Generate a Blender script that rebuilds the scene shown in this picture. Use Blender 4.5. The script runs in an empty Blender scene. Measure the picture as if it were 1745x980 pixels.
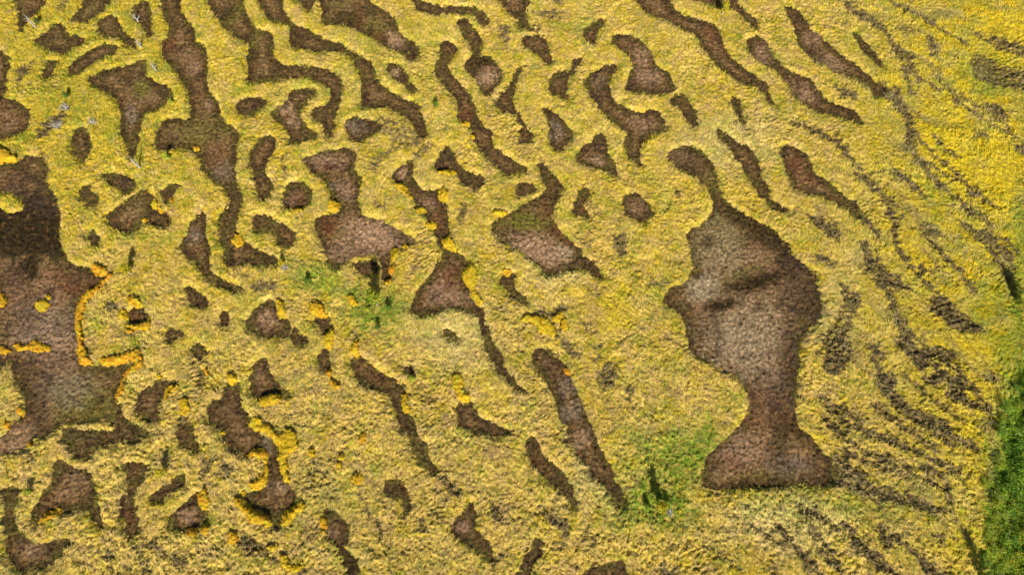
import bpy, math, numpy as np
from mathutils import Vector

# ---------------------------------------------------------------- camera, sky, sun, exposure
scene = bpy.context.scene
H = 60.0; TILT = math.radians(20.0); F = 1178.0
cam_d = bpy.data.cameras.new("camera"); cam = bpy.data.objects.new("camera", cam_d)
scene.collection.objects.link(cam); scene.camera = cam
cam.location = (0, 0, H); cam.rotation_euler = (TILT, 0, 0)
cam_d.sensor_width = 36; cam_d.lens = 36*F/1745; cam_d.clip_end = 6000
SUN_EL = math.radians(36.0); SHADOW_AZ = math.radians(-7.5)       # shadows run up the picture, a little left
sdx, sdy = math.sin(SHADOW_AZ), math.cos(SHADOW_AZ)               # ground direction the shadows point to
world = bpy.data.worlds.new("World"); scene.world = world; world.use_nodes = True
wn = world.node_tree; bg = wn.nodes['Background']
sky = wn.nodes.new('ShaderNodeTexSky'); sky.sky_type = 'NISHITA'; sky.sun_disc = False
sky.sun_elevation = SUN_EL; sky.sun_rotation = math.atan2(-sdx, -sdy)
wn.links.new(sky.outputs[0], bg.inputs[0]); bg.inputs[1].default_value = 0.06
sun_d = bpy.data.lights.new("sun", 'SUN'); sun = bpy.data.objects.new("sun", sun_d); scene.collection.objects.link(sun)
sun_d.energy = 4.6; sun_d.angle = math.radians(0.5); sun_d.color = (1.0, 0.955, 0.88)
ldir = Vector((sdx*math.cos(SUN_EL), sdy*math.cos(SUN_EL), -math.sin(SUN_EL)))
sun.rotation_euler = ldir.to_track_quat('-Z', 'Y').to_euler()
scene.view_settings.view_transform = 'Standard'; scene.view_settings.look = 'None'
scene.view_settings.exposure = 0.52; scene.view_settings.gamma = 1; scene.view_settings.use_curve_mapping = False

# ---------------------------------------------------------------- survey units <-> ground metres
CT, ST = math.cos(TILT), math.sin(TILT)
def G(px, py, z=0.12):
    u = (px-872.5)/F; v = (490-py)/F; y = v*CT+ST; d = CT-v*ST; h = H-z
    return u*h/d, y*h/d
def Ginv(X, Y):
    # v from Y/H=(v CT+ST)/(CT-v ST)
    r = Y/(H-0.12); v = (r*CT-ST)/(CT+r*ST); d = CT-v*ST; u = X/(H-0.12)*d
    return u*F+872.5, 490-v*F

# ---------------------------------------------------------------- noise
rng = np.random.default_rng(11)
PERM = rng.permutation(4096); GA = rng.random(4096)*2*np.pi; GX = np.cos(GA); GY = np.sin(GA); RV = rng.random(4096)
def gn(x, y, s=0):
    xi = np.floor(x).astype(np.int64); yi = np.floor(y).astype(np.int64); fx = x-xi; fy = y-yi
    u = fx*fx*fx*(fx*(fx*6-15)+10); v = fy*fy*fy*(fy*(fy*6-15)+10)
    def g(ix, iy, dx, dy):
        h = PERM[(PERM[(ix+s*131) & 4095]+iy+s*17) & 4095]; return GX[h]*dx+GY[h]*dy
    a = g(xi, yi, fx, fy); b = g(xi+1, yi, fx-1, fy); c = g(xi, yi+1, fx, fy-1); d = g(xi+1, yi+1, fx-1, fy-1)
    return (a+(b-a)*u+(c-a)*v+(a-b-c+d)*u*v)*1.6
def fb(x, y, size, o=3, s=0):
    r = 0; a = 1; t = 0
    for k in range(o):
        r = r+a*gn(x/size+k*7.3, y/size-k*3.1, s+k); t += a; a *= .55; size *= .5
    return r/t
def sm(t): t = np.clip(t, 0, 1); return t*t*(3-2*t)
def mix(a, b, t): return a+(np.asarray(b, float)-a)*t[..., None]

# ---------------------------------------------------------------- object helpers
col = scene.collection
def tag(o, label=None, cat=None, group=None, kind=None):
    for k, v in (('label', label), ('category', cat), ('group', group), ('kind', kind)):
        if v: o[k] = v
    return o
def empty(name, loc):
    o = bpy.data.objects.new(name, None); o.location = loc; col.objects.link(o); return o
def mesh_np(name, V, quads=None, tris=None, C=None, mats=(), parent=None, matidx=None):
    me = bpy.data.meshes.new(name); V = np.asarray(V, np.float32)
    nq = 0 if quads is None else len(quads); nt = 0 if tris is None else len(tris)
    me.vertices.add(len(V)); me.vertices.foreach_set('co', V.ravel())
    idx = []; 
    if nq: idx.append(np.asarray(quads, np.int32).ravel())
    if nt: idx.append(np.asarray(tris, np.int32).ravel())
    idx = np.concatenate(idx); me.loops.add(len(idx)); me.loops.foreach_set('vertex_index', idx)
    me.polygons.add(nq+nt)
    st = np.concatenate([np.arange(nq)*4, nq*4+np.arange(nt)*3]).astype(np.int32)
    me.polygons.foreach_set('loop_start', st)
    if C is not None:
        a = me.attributes.new('col', 'FLOAT_COLOR', 'POINT')
        a.data.foreach_set('color', np.concatenate([np.clip(C, 0, 1), np.ones((len(C), 1))], 1).astype(np.float32).ravel())
    for m in mats: me.materials.append(m)
    if matidx is not None: me.polygons.foreach_set('material_index', np.asarray(matidx, np.int32))
    me.update(calc_edges=True)
    o = bpy.data.objects.new(name, me); col.objects.link(o)
    if parent: o.parent = parent
    return o
def blades(x, y, z, c, ln, wd, lo=.15, hi=.9, r=rng, az=None):
    """triangular leaf blades rooted at x,y,z ; returns verts, colours"""
    n = len(x); a = r.random(n)*2*np.pi if az is None else az+r.normal(0, .75, n); e = lo+(hi-lo)*r.random(n); L = ln*(.6+.8*r.random(n)); W = wd*(.6+.8*r.random(n))
    dx = np.cos(a)*np.cos(e)*L; dy = np.sin(a)*np.cos(e)*L; dz = np.sin(e)*L
    ox = -np.sin(a)*W/2; oy = np.cos(a)*W/2; tw = (r.random(n)-.5)*W*.8
    V = np.empty((n, 3, 3)); V[:, 0] = np.stack([x+ox, y+oy, z+tw], 1); V[:, 1] = np.stack([x-ox, y-oy, z-tw], 1)
    V[:, 2] = np.stack([x+dx, y+dy, z+dz], 1)
    b = (.78+.44*r.random(n))[:, None, None]
    C = np.repeat(c[:, None, :], 3, 1)*b; 
    return V.reshape(-1, 3), C.reshape(-1, 3)

# ---------------------------------------------------------------- materials
def material(name, base=None, rough=.9, noise=(8, .25), sheen=0, spec=.08, transl=0, bump=0):
    m = bpy.data.materials.new(name); m.use_nodes = True; N = m.node_tree.nodes; L = m.node_tree.links
    b = N['Principled BSDF']; b.inputs['Roughness'].default_value = rough; b.inputs['Specular IOR Level'].default_value = spec
    tc = N.new('ShaderNodeTexCoord'); nz = N.new('ShaderNodeTexNoise'); nz.inputs['Scale'].default_value = noise[0]; nz.inputs['Detail'].default_value = 4
    L.new(tc.outputs['Object'], nz.inputs['Vector'])
    mr = N.new('ShaderNodeMapRange'); mr.inputs[1].default_value = .25; mr.inputs[2].default_value = .75
    mr.inputs[3].default_value = 1-noise[1]; mr.inputs[4].default_value = 1+noise[1]; L.new(nz.outputs[0], mr.inputs[0])
    mx = N.new('ShaderNodeVectorMath'); mx.operation = 'SCALE'; L.new(mr.outputs[0], mx.inputs['Scale'])
    if base is None:
        at = N.new('ShaderNodeAttribute'); at.attribute_name = 'col'; L.new(at.outputs['Color'], mx.inputs[0])
    else: mx.inputs[0].default_value = base
    L.new(mx.outputs[0], b.inputs['Base Color'])
    if bump:
        bp = N.new('ShaderNodeBump'); bp.inputs['Strength'].default_value = bump; bp.inputs['Distance'].default_value = .07
        L.new(nz.outputs[0], bp.inputs['Height']); L.new(bp.outputs[0], b.inputs['Normal'])
    if transl:
        tr = N.new('ShaderNodeBsdfTranslucent'); ms = N.new('ShaderNodeMixShader'); ms.inputs[0].default_value = transl
        L.new(mx.outputs[0], tr.inputs[0]); L.new(b.outputs[0], ms.inputs[1]); L.new(tr.outputs[0], ms.inputs[2])
        L.new(ms.outputs[0], N['Material Output'].inputs[0])
    return m
M_MAT = material('bog_sward', noise=(9, .22), bump=.5)
M_HEATH = material('dwarf_heath', noise=(9, .3), bump=.5)
M_POOL = material('wet_peat', rough=.8, noise=(10, .4), spec=.08, bump=1)
M_MOSS = material('sphagnum_moss', noise=(10, .2), bump=.5)
M_LEAF = material('leaves', noise=(6, .2), transl=.25)
M_GROUND = material('ground_far', base=(.40, .31, .05), noise=(.35, .3))
M_BARK = material('birch_bark', base=(.50, .46, .40), noise=(14, .3))
M_DEAD = material('weathered_wood', base=(.42, .40, .36), noise=(14, .2))
# ---------------------------------------------------------------- outlines
# corners of the sixteen map sheets used to survey the bog, 3.92 sheet units per survey unit
SX={'A':0,'B':435,'C':870,'D':1305}; SY={'0':0,'1':245,'2':490,'3':730}
def parse(s):
    out=[];cx=cy=0;k=1.0;buf=[]
    for t in s.split():
        if t[0] in 'ABCD': cx,cy=SX[t[0]],SY[t[1]];k=3.92
        elif t[0]=='N': cx=cy=0;k=1.0
        else:
            buf.append(float(t))
            if len(buf)==2: out.append((cx+buf[0]/k,cy+buf[1]/k));buf=[]
    return out
# (label, outline, tone 0 brown .. 1 olive, softness of the rim)
POOLS=[
("small faded pool in the top left corner behind the leaning grey dead tree","A0 80 -40 280 -40 262 60 180 100 170 150 140 195 120 150 118 60",.5,1),
("olive brown pool cut by the top edge, left of the white dead tree","A0 600 -40 730 -40 690 60 620 110 560 142 480 130 520 70",.6,1),
("diamond shaped olive brown pool above the curved banana shaped pool","A0 235 260 300 210 380 150 420 180 450 230 500 230 550 270 480 300 430 345 350 335 270 290",.6,.6),
("wedge shaped olive pool tapering down to the right near the top left","A0 650 170 680 120 740 95 780 130 810 190 860 230 895 270 885 310 830 270 780 240 700 225 655 210",.6,.7),
("dark narrow pool behind the white dead tree at the top","A0 890 40 920 15 985 5 1000 60 1007 215 975 212 945 150 905 130 880 80",.1,.5),
("banana shaped brown pool in the yellow grass near the top left","A0 455 480 470 430 520 380 600 330 680 290 760 300 780 320 745 355 660 390 590 430 520 480 480 492",0,.2),
("narrow brown pool cut by the left edge, upper of two","A0 -60 330 30 360 62 385 50 440 35 560 30 620 -60 660",.1,.6),
("wider brown pool cut by the left edge, lower of two","A0 -60 650 60 655 120 680 180 740 190 800 160 860 110 900 40 915 -60 915",.2,.6),
("tiny brown pool beside the lower end of the banana shaped pool","A0 285 480 310 420 360 400 370 420 340 480 315 518",.1,.5),
("three pointed brown and olive pool with a long tail pointing down","A0 595 510 650 485 740 455 840 440 900 410 945 390 970 410 965 480 1000 520 1060 550 1110 575 1135 620 1120 670 1070 715 1030 735 980 740 950 790 930 850 915 930 910 985 A1 910 40 890 90 860 60 848 0 A0 815 900 805 780 790 690 740 620 680 585 640 570 610 550",.35,.3),
("leaf shaped brown pool between the left edge and the three pointed pool","A0 475 930 495 880 535 848 575 880 598 930 A1 605 0 590 60 550 110 510 70 475 20",.1,.3),
("very long winding pool from the top edge to the green patch at left centre","A0 1085 -40 1100 100 1135 160 1120 230 1085 290 1090 370 1150 430 1200 510 1245 560 1265 640 1275 760 1240 800 1180 785 1110 800 1060 860 1040 940 1060 985 A1 1200 20 1300 40 1350 160 1400 210 1500 290 1530 340 1520 420 1465 490 1465 580 1465 650 1500 690 1500 790 1555 820 1640 795 B1 0 800 40 815 120 810 165 790 120 765 60 735 0 700 A1 1640 665 1570 600 1570 530 1600 430 1625 360 1590 290 1565 200 1570 80 1580 0 A0 1590 900 1560 850 1500 820 1460 770 1455 700 1400 620 1370 520 1380 440 1375 350 1340 290 1295 270 1290 200 1240 120 1200 70 1190 -40",.3,.3),
("long pool from the top edge that turns right and hooks down to a blunt end","A0 1390 -40 1430 80 1490 160 1560 230 1620 270 1660 290 1650 400 1660 470 1650 530 B0 -20 545 100 530 230 515 330 505 400 530 460 560 500 600 500 650 480 705 430 705 375 745 400 790 440 810 460 850 480 910 515 905 525 850 530 770 555 700 570 620 580 560 545 500 500 470 420 445 300 435 200 430 140 400 110 340 115 250 80 210 30 195 A0 1700 180 1640 80 1600 -40",.35,.3),
("long winding pool running from the top edge down right to a frayed tip","B0 20 -40 155 -40 180 50 210 100 240 145 320 180 400 225 460 260 560 285 620 330 700 370 760 410 790 450 800 500 850 570 920 620 1000 660 1080 700 1110 760 1140 850 1145 900 1100 900 1070 850 1030 790 960 740 880 705 790 700 720 705 710 640 710 530 690 470 650 400 600 340 500 325 400 330 330 320 260 310 225 270 235 180 190 155 110 130 60 90 40 40",.15,.3),
("tiny dark pool clipped by the top edge between two long pools","B0 255 -40 385 -40 375 40 355 60 320 35",.0,.3),
("broad dark olive pool at the top with a pale pink lower end","B0 455 -40 700 -40 790 25 870 70 925 120 950 190 1000 250 1060 285 1085 330 1075 380 1045 400 1015 370 980 345 900 310 820 270 760 235 700 200 620 170 530 155 455 140 445 80",.65,.3),
("thin arched pool hanging from the top edge near the middle","B0 1060 -20 1150 15 1250 35 1400 40 1480 55 1540 95 1550 150 1510 155 1470 110 1400 85 1300 80 1200 95 1140 70 1090 50",.3,.5),
("round pool with pale pink floor and a thin smudge rising above it","B0 1350 150 1400 125 1440 160 1495 230 1502 320 1500 362 1560 377 1610 420 1640 480 1630 540 1580 600 1545 620 1510 590 1480 520 1420 470 1410 400 1452 360 1440 290 1400 240",.2,.4),
("small slanted oval pool with a pink centre left of the long winding pool","B0 885 430 920 415 960 440 1000 480 1030 540 1075 600 1040 605 980 550 920 510 890 480",.1,.3),
("long narrow pool slanting down right through the upper middle","B0 1240 280 1290 275 1345 320 1320 370 1285 420 1300 480 1350 540 1420 620 1455 680 1480 780 1530 850 1580 890 1590 980 B1 1640 50 1725 115 C1 50 130 105 165 80 195 0 190 B1 1680 200 1590 120 1520 60 1470 0 B0 1460 930 1430 840 1360 790 1350 680 1300 600 1250 540 1200 490 1210 420 1240 350",.1,.3),
("dark crescent pool with orange right rim in the upper middle","B0 1810 430 1755 450 1725 520 1680 590 1620 650 1600 700 1650 725 1725 750 C0 50 770 60 800 110 850 140 900 120 945 70 940 60 880 100 830 40 760 15 680 18 600 45 520 72 450",.1,.6),
("brown pool clipped by the top edge right of the thin arched pool","B0 1620 -40 1680 60 1740 110 C0 60 160 130 190 110 130 100 60 115 -40",.1,.5),
("small wedge pool right of the round pink floored pool","C0 75 260 110 235 160 235 230 250 245 300 280 400 240 410 200 370 140 330 90 300",.05,.3),
("tiny triangular pool above the boot shaped pool","C0 490 200 540 160 600 120 615 160 580 200 570 270 545 280 500 250",.05,.4),
("boot shaped brown pool with a smooth tan floor","C0 680 250 730 225 800 230 870 265 920 320 960 390 980 440 1050 480 1085 570 1040 610 960 620 850 610 780 600 775 560 800 490 825 440 800 380 740 320 690 290",.1,.2),
("small teardrop pool with a curling tip above right","C0 260 560 280 510 340 480 390 470 425 420 420 390 470 385 480 400 440 430 405 490 380 540 370 600 385 660 350 640 300 620 265 600",.1,.5),
("curved pool with a fat foot wrapping below the boot shaped pool","C0 500 550 540 490 600 450 660 430 710 435 680 500 660 550 670 620 700 670 760 710 830 740 900 750 960 725 1000 760 1030 850 950 890 890 940 C1 865 10 860 70 870 140 830 110 780 70 765 0 C0 775 930 780 880 720 830 640 760 570 680 530 620",.3,.3),
("tadpole shaped dark pool with its tail pointing up left","C0 215 720 270 730 320 770 370 830 415 890 385 950 C1 355 15 330 40 295 20 C0 265 930 265 830 240 770",.05,.3),
("triangular pool with a reddish floor below the tadpole shaped pool","C0 600 885 635 920 640 980 C1 655 60 680 130 712 195 680 185 620 160 540 140 480 130 435 100 460 50 510 0 C0 545 940",.05,.3),
("long even pool slanting from the top edge down to the right","C0 850 -40 1030 -40 1080 40 1150 90 1240 120 1330 150 1400 200 1410 260 1450 340 1500 400 1600 480 1680 530 1725 570 D0 15 610 60 690 20 690 0 655 C0 1700 620 1620 570 1540 540 1480 500 1380 430 1330 360 1270 290 1240 220 1150 190 1050 130 930 90 880 40",.1,.2),
("dark thin pool at the top edge behind the yellow birch","C0 1200 -40 1300 -40 1480 -40 1520 20 1550 60 1620 100 1648 170 1620 165 1560 105 1480 55 1380 30 1280 12",.2,.5),
("small dark slanted pool right of the curved pool's fat foot","C0 1080 650 1150 625 1185 670 1220 720 1245 790 1220 850 1180 780 1130 710 1085 690",.1,.5),
("thin upright dark sliver below the long even pool","C0 1480 650 1530 660 1540 720 1560 830 1530 810 1500 740",.2,.5),
("long pool with a slim neck and a swollen brown middle at upper right","C0 1585 300 1600 255 1650 240 1710 280 D0 20 310 60 380 130 450 200 490 290 520 340 590 390 650 460 690 560 720 620 770 625 820 560 790 480 770 400 745 340 740 250 690 180 620 140 550 60 460 0 430 C0 1690 420 1620 370",.15,.2),
("long tapering pool at upper right that frays out into dark heath","D0 135 35 200 60 250 110 300 190 380 250 450 310 510 370 580 410 640 460 720 530 790 580 780 620 740 640 690 580 600 520 500 480 420 435 340 400 270 340 220 270 190 160 140 80",.2,.3),
("short dark sliver right of the long tapering pool","D0 595 215 650 250 700 310 740 370 790 430 770 445 720 400 650 330 610 270",.1,.4),
("long thin crescent pool curving to a needle tip above the great pool","C0 1380 890 1395 855 1450 900 1530 960 C1 1600 20 1660 130 1680 230 1725 300 D1 20 355 80 400 160 455 100 440 30 400 0 345 C1 1690 350 1640 290 1590 220 1540 120 1480 30 C0 1420 940",.2,.3),
("great dark rambling pool along the left edge with orange moss on its shore","A1 -60 140 60 130 130 110 180 80 280 100 310 180 300 250 340 330 390 440 385 600 400 690 440 760 500 810 590 840 680 890 690 910 620 960 A2 560 40 510 140 500 250 515 340 520 430 530 500 600 525 700 530 760 540 800 520 880 510 850 560 820 620 800 680 760 740 790 800 830 880 900 930 A3 965 20 985 45 930 50 900 95 850 80 790 60 780 90 700 100 640 130 570 190 520 200 480 140 410 50 440 10 540 15 640 30 720 20 770 0 A2 740 900 690 865 620 880 520 900 400 925 320 985 A3 220 60 160 120 80 150 -60 170 -60 100 A2 -10 1010 50 960 110 890 165 820 165 740 120 650 90 580 60 500 A2 -60 480 A1 -60 490 60 470 150 430 150 380 80 330 -60 290",.25,.3),
("small pool with a round dark eye left of the long winding pool","A1 670 200 760 195 840 215 890 240 905 290 860 325 800 310 740 260",.2,.4),
("tiny brown pool between the dark left pool and the pool with a round eye","A1 535 330 575 275 610 320 650 360 620 400 580 390",.1,.4),
("arrow shaped brown pool with small yellow moss spots on its right","A1 710 480 760 440 830 390 890 340 950 310 1000 330 1020 380 1010 430 1060 450 1110 470 1130 520 1080 540 1000 520 940 530 900 560 860 590 800 570 740 540",.2,.3),
("small brown notch up right of the arrow shaped pool","A1 1080 340 1100 290 1180 265 1190 290 1150 320 1120 380",.2,.5),
("pea sized brown pool below the arrow shaped pool","A1 580 610 610 590 650 620 665 670 620 665",.0,.3),
("knife shaped pool ending in a thin curved tail","A1 1205 680 1240 610 1270 540 1320 480 1350 450 1365 500 1365 600 1390 690 1390 800 1410 860 1460 900 1540 935 1610 960 1600 985 1500 960 1420 920 1360 870 1310 790 1240 740",.0,.2),
("small slug shaped pool below the knife shaped pool","A2 1230 10 1255 -10 1285 5 1330 40 1390 100 1340 125 1280 95 1240 60",.0,.3),
("kidney shaped upright pool right of the very long winding pool","B0 0 970 40 920 100 905 130 945 125 980 B1 105 60 60 140 70 200 115 270 100 330 50 365 15 330 0 240 -30 140 -35 50",.0,.25),
("small oval pool between the two long pools at upper left","A0 1575 700 1600 670 1670 650 B0 20 645 60 670 40 710 0 745 A0 1690 757 1640 755 1590 740",.0,.3),
("chevron shaped pool with a pale pink floor at upper left centre","B0 110 760 150 720 210 670 240 610 320 590 400 600 370 650 310 700 290 750 320 820 380 870 410 900 350 920 270 945 230 940 230 890 190 830 150 800",.1,.3),
("oval greyish pool below the hooked end of the long pool","B0 600 850 620 800 670 780 750 800 830 830 800 870 750 900 700 935 640 910",.1,.3),
("large hourglass pool with a pinkish lower half at left centre","B1 330 95 400 65 490 40 600 30 665 60 660 110 650 170 690 220 695 290 680 360 700 440 740 490 850 520 950 570 1055 655 980 680 930 710 895 780 900 860 870 910 850 860 845 790 800 740 740 740 660 750 600 790 540 830 500 790 460 700 430 620 400 540 420 490 500 470 560 450 560 400 520 350 490 290 450 220 390 185 345 150",.1,.25),
("small brown pool under the lower rim of the hourglass pool at left centre","B1 660 800 720 785 790 790 825 820 800 860 740 875 690 850",.0,.4),
("round brown pool with a yellow moss patch at its lower side","B1 185 350 230 270 290 255 350 290 375 350 350 400 300 425 240 430 200 410",.0,.2),
("sausage shaped brown pool left of the hourglass pool","B1 -20 500 0 475 60 475 120 510 200 550 250 590 260 640 220 670 160 655 130 600 80 570 0 575",.0,.2),
("slim upper pool of the chain studded with yellow moss in the middle","B1 915 200 960 160 1030 115 1055 120 1050 180 1060 250 1120 310 1220 310 1230 360 1270 400 1280 480 1290 590 1260 620 1240 670 1255 700 1225 660 1215 610 1170 540 1140 480 1080 420 1060 370 1020 310 1000 250 950 250",.0,.25),
("bell shaped reddish pool with yellow moss on its right and a long thin tail","B1 1260 700 1310 710 1370 740 1415 800 1380 860 1400 920 1430 985 B2 1430 50 1480 120 1520 150 1530 240 1570 340 1630 440 1660 530 1725 620 C2 40 650 90 690 20 670 B2 1690 610 1630 570 1590 500 1540 390 1510 270 1490 185 1400 150 1290 125 1230 150 1180 175 1080 180 1040 140 1060 80 1090 20 B1 1100 960 1160 890 1210 810 1250 770",.0,.2),
("bent pool with yellow moss under its elbow in the middle","B1 1200 140 1240 70 1270 20 1320 50 1350 130 1420 190 1520 220 1500 270 1460 300 1420 270 1370 235 1340 190 1270 170 1210 170",.0,.3),
("axe shaped pool with an olive middle and a pale lower floor at centre","B1 1580 550 1640 490 1725 450 C1 60 410 150 380 220 330 240 270 205 200 190 130 240 160 290 210 340 280 320 340 290 400 280 480 310 560 370 620 440 680 500 760 560 810 620 890 560 870 500 840 400 840 320 860 240 870 200 820 130 760 60 700 0 690 B1 1720 690 1640 630",.3,.25),
("small dark ragged oval pool above the axe shaped pool's left shoulder","C1 25 300 60 262 120 262 165 295 140 325 80 335 35 325",.5,.7),
("tiny upright brown pool left of the small round brown pool at centre right","C1 420 420 450 350 480 290 515 295 510 360 490 410 520 490 470 480 425 460",.0,.4),
("lone small rounded brown pool in the yellow grass left of the great pool","C1 750 370 800 330 860 345 910 390 940 440 910 490 895 530 840 500 770 460",.1,.3),
("tiny dark pool at centre just right of the yellow mossed chain","B1 1640 890 1700 870 C1 0 875 30 880 25 950 C2 40 20 100 80 60 90 0 40 B1 1660 950",.2,.5),
("greatest pool, hourglass shaped with a dark neck, at right of centre","C1 1050 80 1090 40 1160 10 1230 20 1290 60 1350 130 1370 200 1400 300 1430 370 1500 430 1600 490 1725 560 D1 60 590 140 670 190 750 270 820 330 880 340 950 D2 340 20 380 110 330 220 270 280 230 370 220 480 215 580 205 700 200 830 220 930 D3 280 40 330 100 390 170 450 230 450 350 380 375 270 380 120 385 0 390 C3 1700 385 1600 385 1450 400 1380 410 1300 380 1290 290 1310 210 1380 130 1470 60 1510 0 C2 1515 950 1570 880 1600 800 1580 700 1540 630 1480 570 1400 530 1300 480 1220 430 1190 350 1180 260 1150 180 1090 130 1030 90 1050 40 1080 0 C1 1120 950 1180 920 1220 850 1215 740 1185 650 1190 590 1260 550 1320 500 1355 440 1350 360 1310 290 1260 230 1180 180 1100 140",.35,.25),
("pointed brown pool at right that breaks up into dark heath","D1 110 30 160 10 230 40 290 90 320 180 400 240 470 300 540 360 610 410 640 470 600 490 540 430 440 380 340 340 240 315 180 285 150 200 115 110",.1,.25),
("straight plank shaped pool slanting down right below the centre","C2 145 460 180 410 230 415 290 460 370 530 400 610 440 700 480 800 520 900 545 970 C3 560 60 610 170 680 270 690 340 730 400 770 500 720 510 680 450 640 380 560 330 500 240 440 160 385 60 C2 390 930 340 880 320 780 270 690 240 620 190 550 155 500",.05,.2),
("shorter dark plank shaped pool left of the long plank shaped pool","C3 105 120 125 60 160 80 210 170 290 250 360 330 410 430 440 520 410 520 350 430 280 370 200 280 130 210",.0,.25),
("slim brown pool leaving the bottom edge at lower centre","C3 40 1020 90 890 150 780 190 760 200 850 130 920 105 1020",.2,.5),
("brown pool cut by the bottom edge below the straight plank shaped pool","C3 480 1020 550 940 660 920 730 890 770 930 740 1030",.0,.3),
("heart shaped reddish pool with yellow moss on its upper right","A2 1645 230 1680 170 B2 0 140 40 110 90 90 130 110 150 180 210 210 230 290 180 330 120 315 60 330 0 300 A2 1670 290",.0,.2),
("tiny brown scrap right below the heart shaped pool","B2 230 330 270 290 340 360 270 370",.1,.6),
("tiny brown pool between two yellow moss patches at lower left centre","B2 400 205 485 210 490 270 460 300 420 240",.1,.4),
("small upright brown pool above a thin orange moss strip","B2 420 480 440 420 490 430 485 530 450 550",.0,.4),
("small triangular pool above the pool with the thick yellow moss strip","B2 -20 560 0 500 50 465 80 520 120 620 180 680 230 725 130 700 0 730 -30 660",.0,.3),
("long club shaped pool slanting down right at lower centre left","B2 640 490 700 465 770 520 850 580 930 640 1000 690 980 780 1020 840 1060 930 1075 985 B3 1085 60 1140 110 1150 180 1200 280 1150 270 1080 180 1040 90 1010 0 B2 990 960 950 870 900 730 840 680 760 670 700 630 660 570",.05,.2),
("small pool hanging below a yellow moss strip at lower centre","B2 1350 800 1400 770 1450 790 1490 860 1580 910 1680 960 B3 1660 30 1600 50 1540 20 1470 30 1410 0 B2 1360 900",.1,.35),
("tiny comma shaped brown pool under the tail end of the bell shaped pool's left side","B2 1255 290 1310 295 1355 350 1320 350",.1,.5),
("tiny dark pool with a seedling right above the club shaped pool","B2 990 515 1050 560 1040 575 1000 540",.0,.4),
("tiny brown pool, upper of two, right of the orange mossed shore","A2 1110 300 1160 280 1210 300 1180 340 1135 360",.0,.5),
("tiny ragged brown pool, lower of two, right of the orange mossed shore","A2 1270 400 1330 380 1370 420 1360 460 1310 480",.1,.6),
("tiny dark pool below the slug shaped pool","A2 1470 170 1520 180 1520 220 1490 265",.0,.5),
("small brown pool ringed by yellow moss near the dark left pool","A2 870 150 920 130 980 180 970 220 900 230 860 200",.0,.4),
("ragged brown pool with a curved yellow moss rim on its right","A2 900 760 950 690 1020 660 1080 620 1170 640 1090 720 1060 800 1060 880 1000 890 920 830",.1,.5),
("long brown pool wrapped by thick golden moss at lower left","A2 1395 790 1440 760 1490 740 1510 660 1590 665 1600 750 1640 850 1720 930 B3 20 30 90 75 155 130 150 220 180 330 240 420 270 480 240 530 180 590 160 650 130 650 115 590 50 550 0 530 A3 1640 480 1640 430 B3 60 410 85 330 80 200 60 150 0 140 A3 1660 185 1590 160 1520 110 1490 50 1480 0 A2 1440 930 1395 860",.1,.25),
("round brown pool between three golden moss cushions at lower left","A3 1140 590 1200 540 1260 480 1320 440 1340 530 1380 570 1350 650 1290 670 1210 690 1150 660",.0,.3),
("tent shaped brown pool with two legs at the lower left","A3 360 290 380 215 430 240 490 280 560 290 610 340 630 400 640 480 660 560 670 660 620 600 560 540 440 555 330 570 240 640 215 560 260 490 300 410 340 360",.05,.3),
("hook shaped dark pool in the bottom left corner","A3 10 420 70 405 135 410 120 440 95 530 90 620 110 690 170 740 250 780 330 770 460 750 430 800 360 870 300 930 200 955 130 940 70 890 40 800 40 700 20 600 40 500",.05,.35),
("upright ragged pool right of the tent shaped pool","A3 820 250 920 235 970 270 930 350 890 430 880 500 900 580 920 680 860 720 830 640 800 580 800 500 850 400 850 330",.1,.45),
("short slanted bar shaped pool at the lower left","A3 1010 470 1040 430 1120 380 1200 320 1235 350 1200 390 1120 430 1060 490",.2,.4),
("small blunt brown pool right below the great dark left pool","A3 1180 50 1200 -20 1250 -10 1310 100 1310 150 1250 130",.2,.5),
("brown pool near the bottom edge with an orange tinged tail","B3 460 560 500 555 560 600 620 660 610 730 580 790 640 850 670 900 690 960 690 1020 640 1000 590 880 560 800 520 760 480 700",.0,.4),
("small curved brown pool in the grass at the bottom centre left","B3 860 400 900 345 960 370 1020 440 1025 520 980 580 990 490 930 440",.1,.5),
("small arrowhead shaped reddish pool near the bottom centre","B3 1310 670 1380 580 1440 510 1465 580 1470 670 1530 740 1590 880 1510 820 1420 770 1340 720",.0,.35),
]
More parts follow.
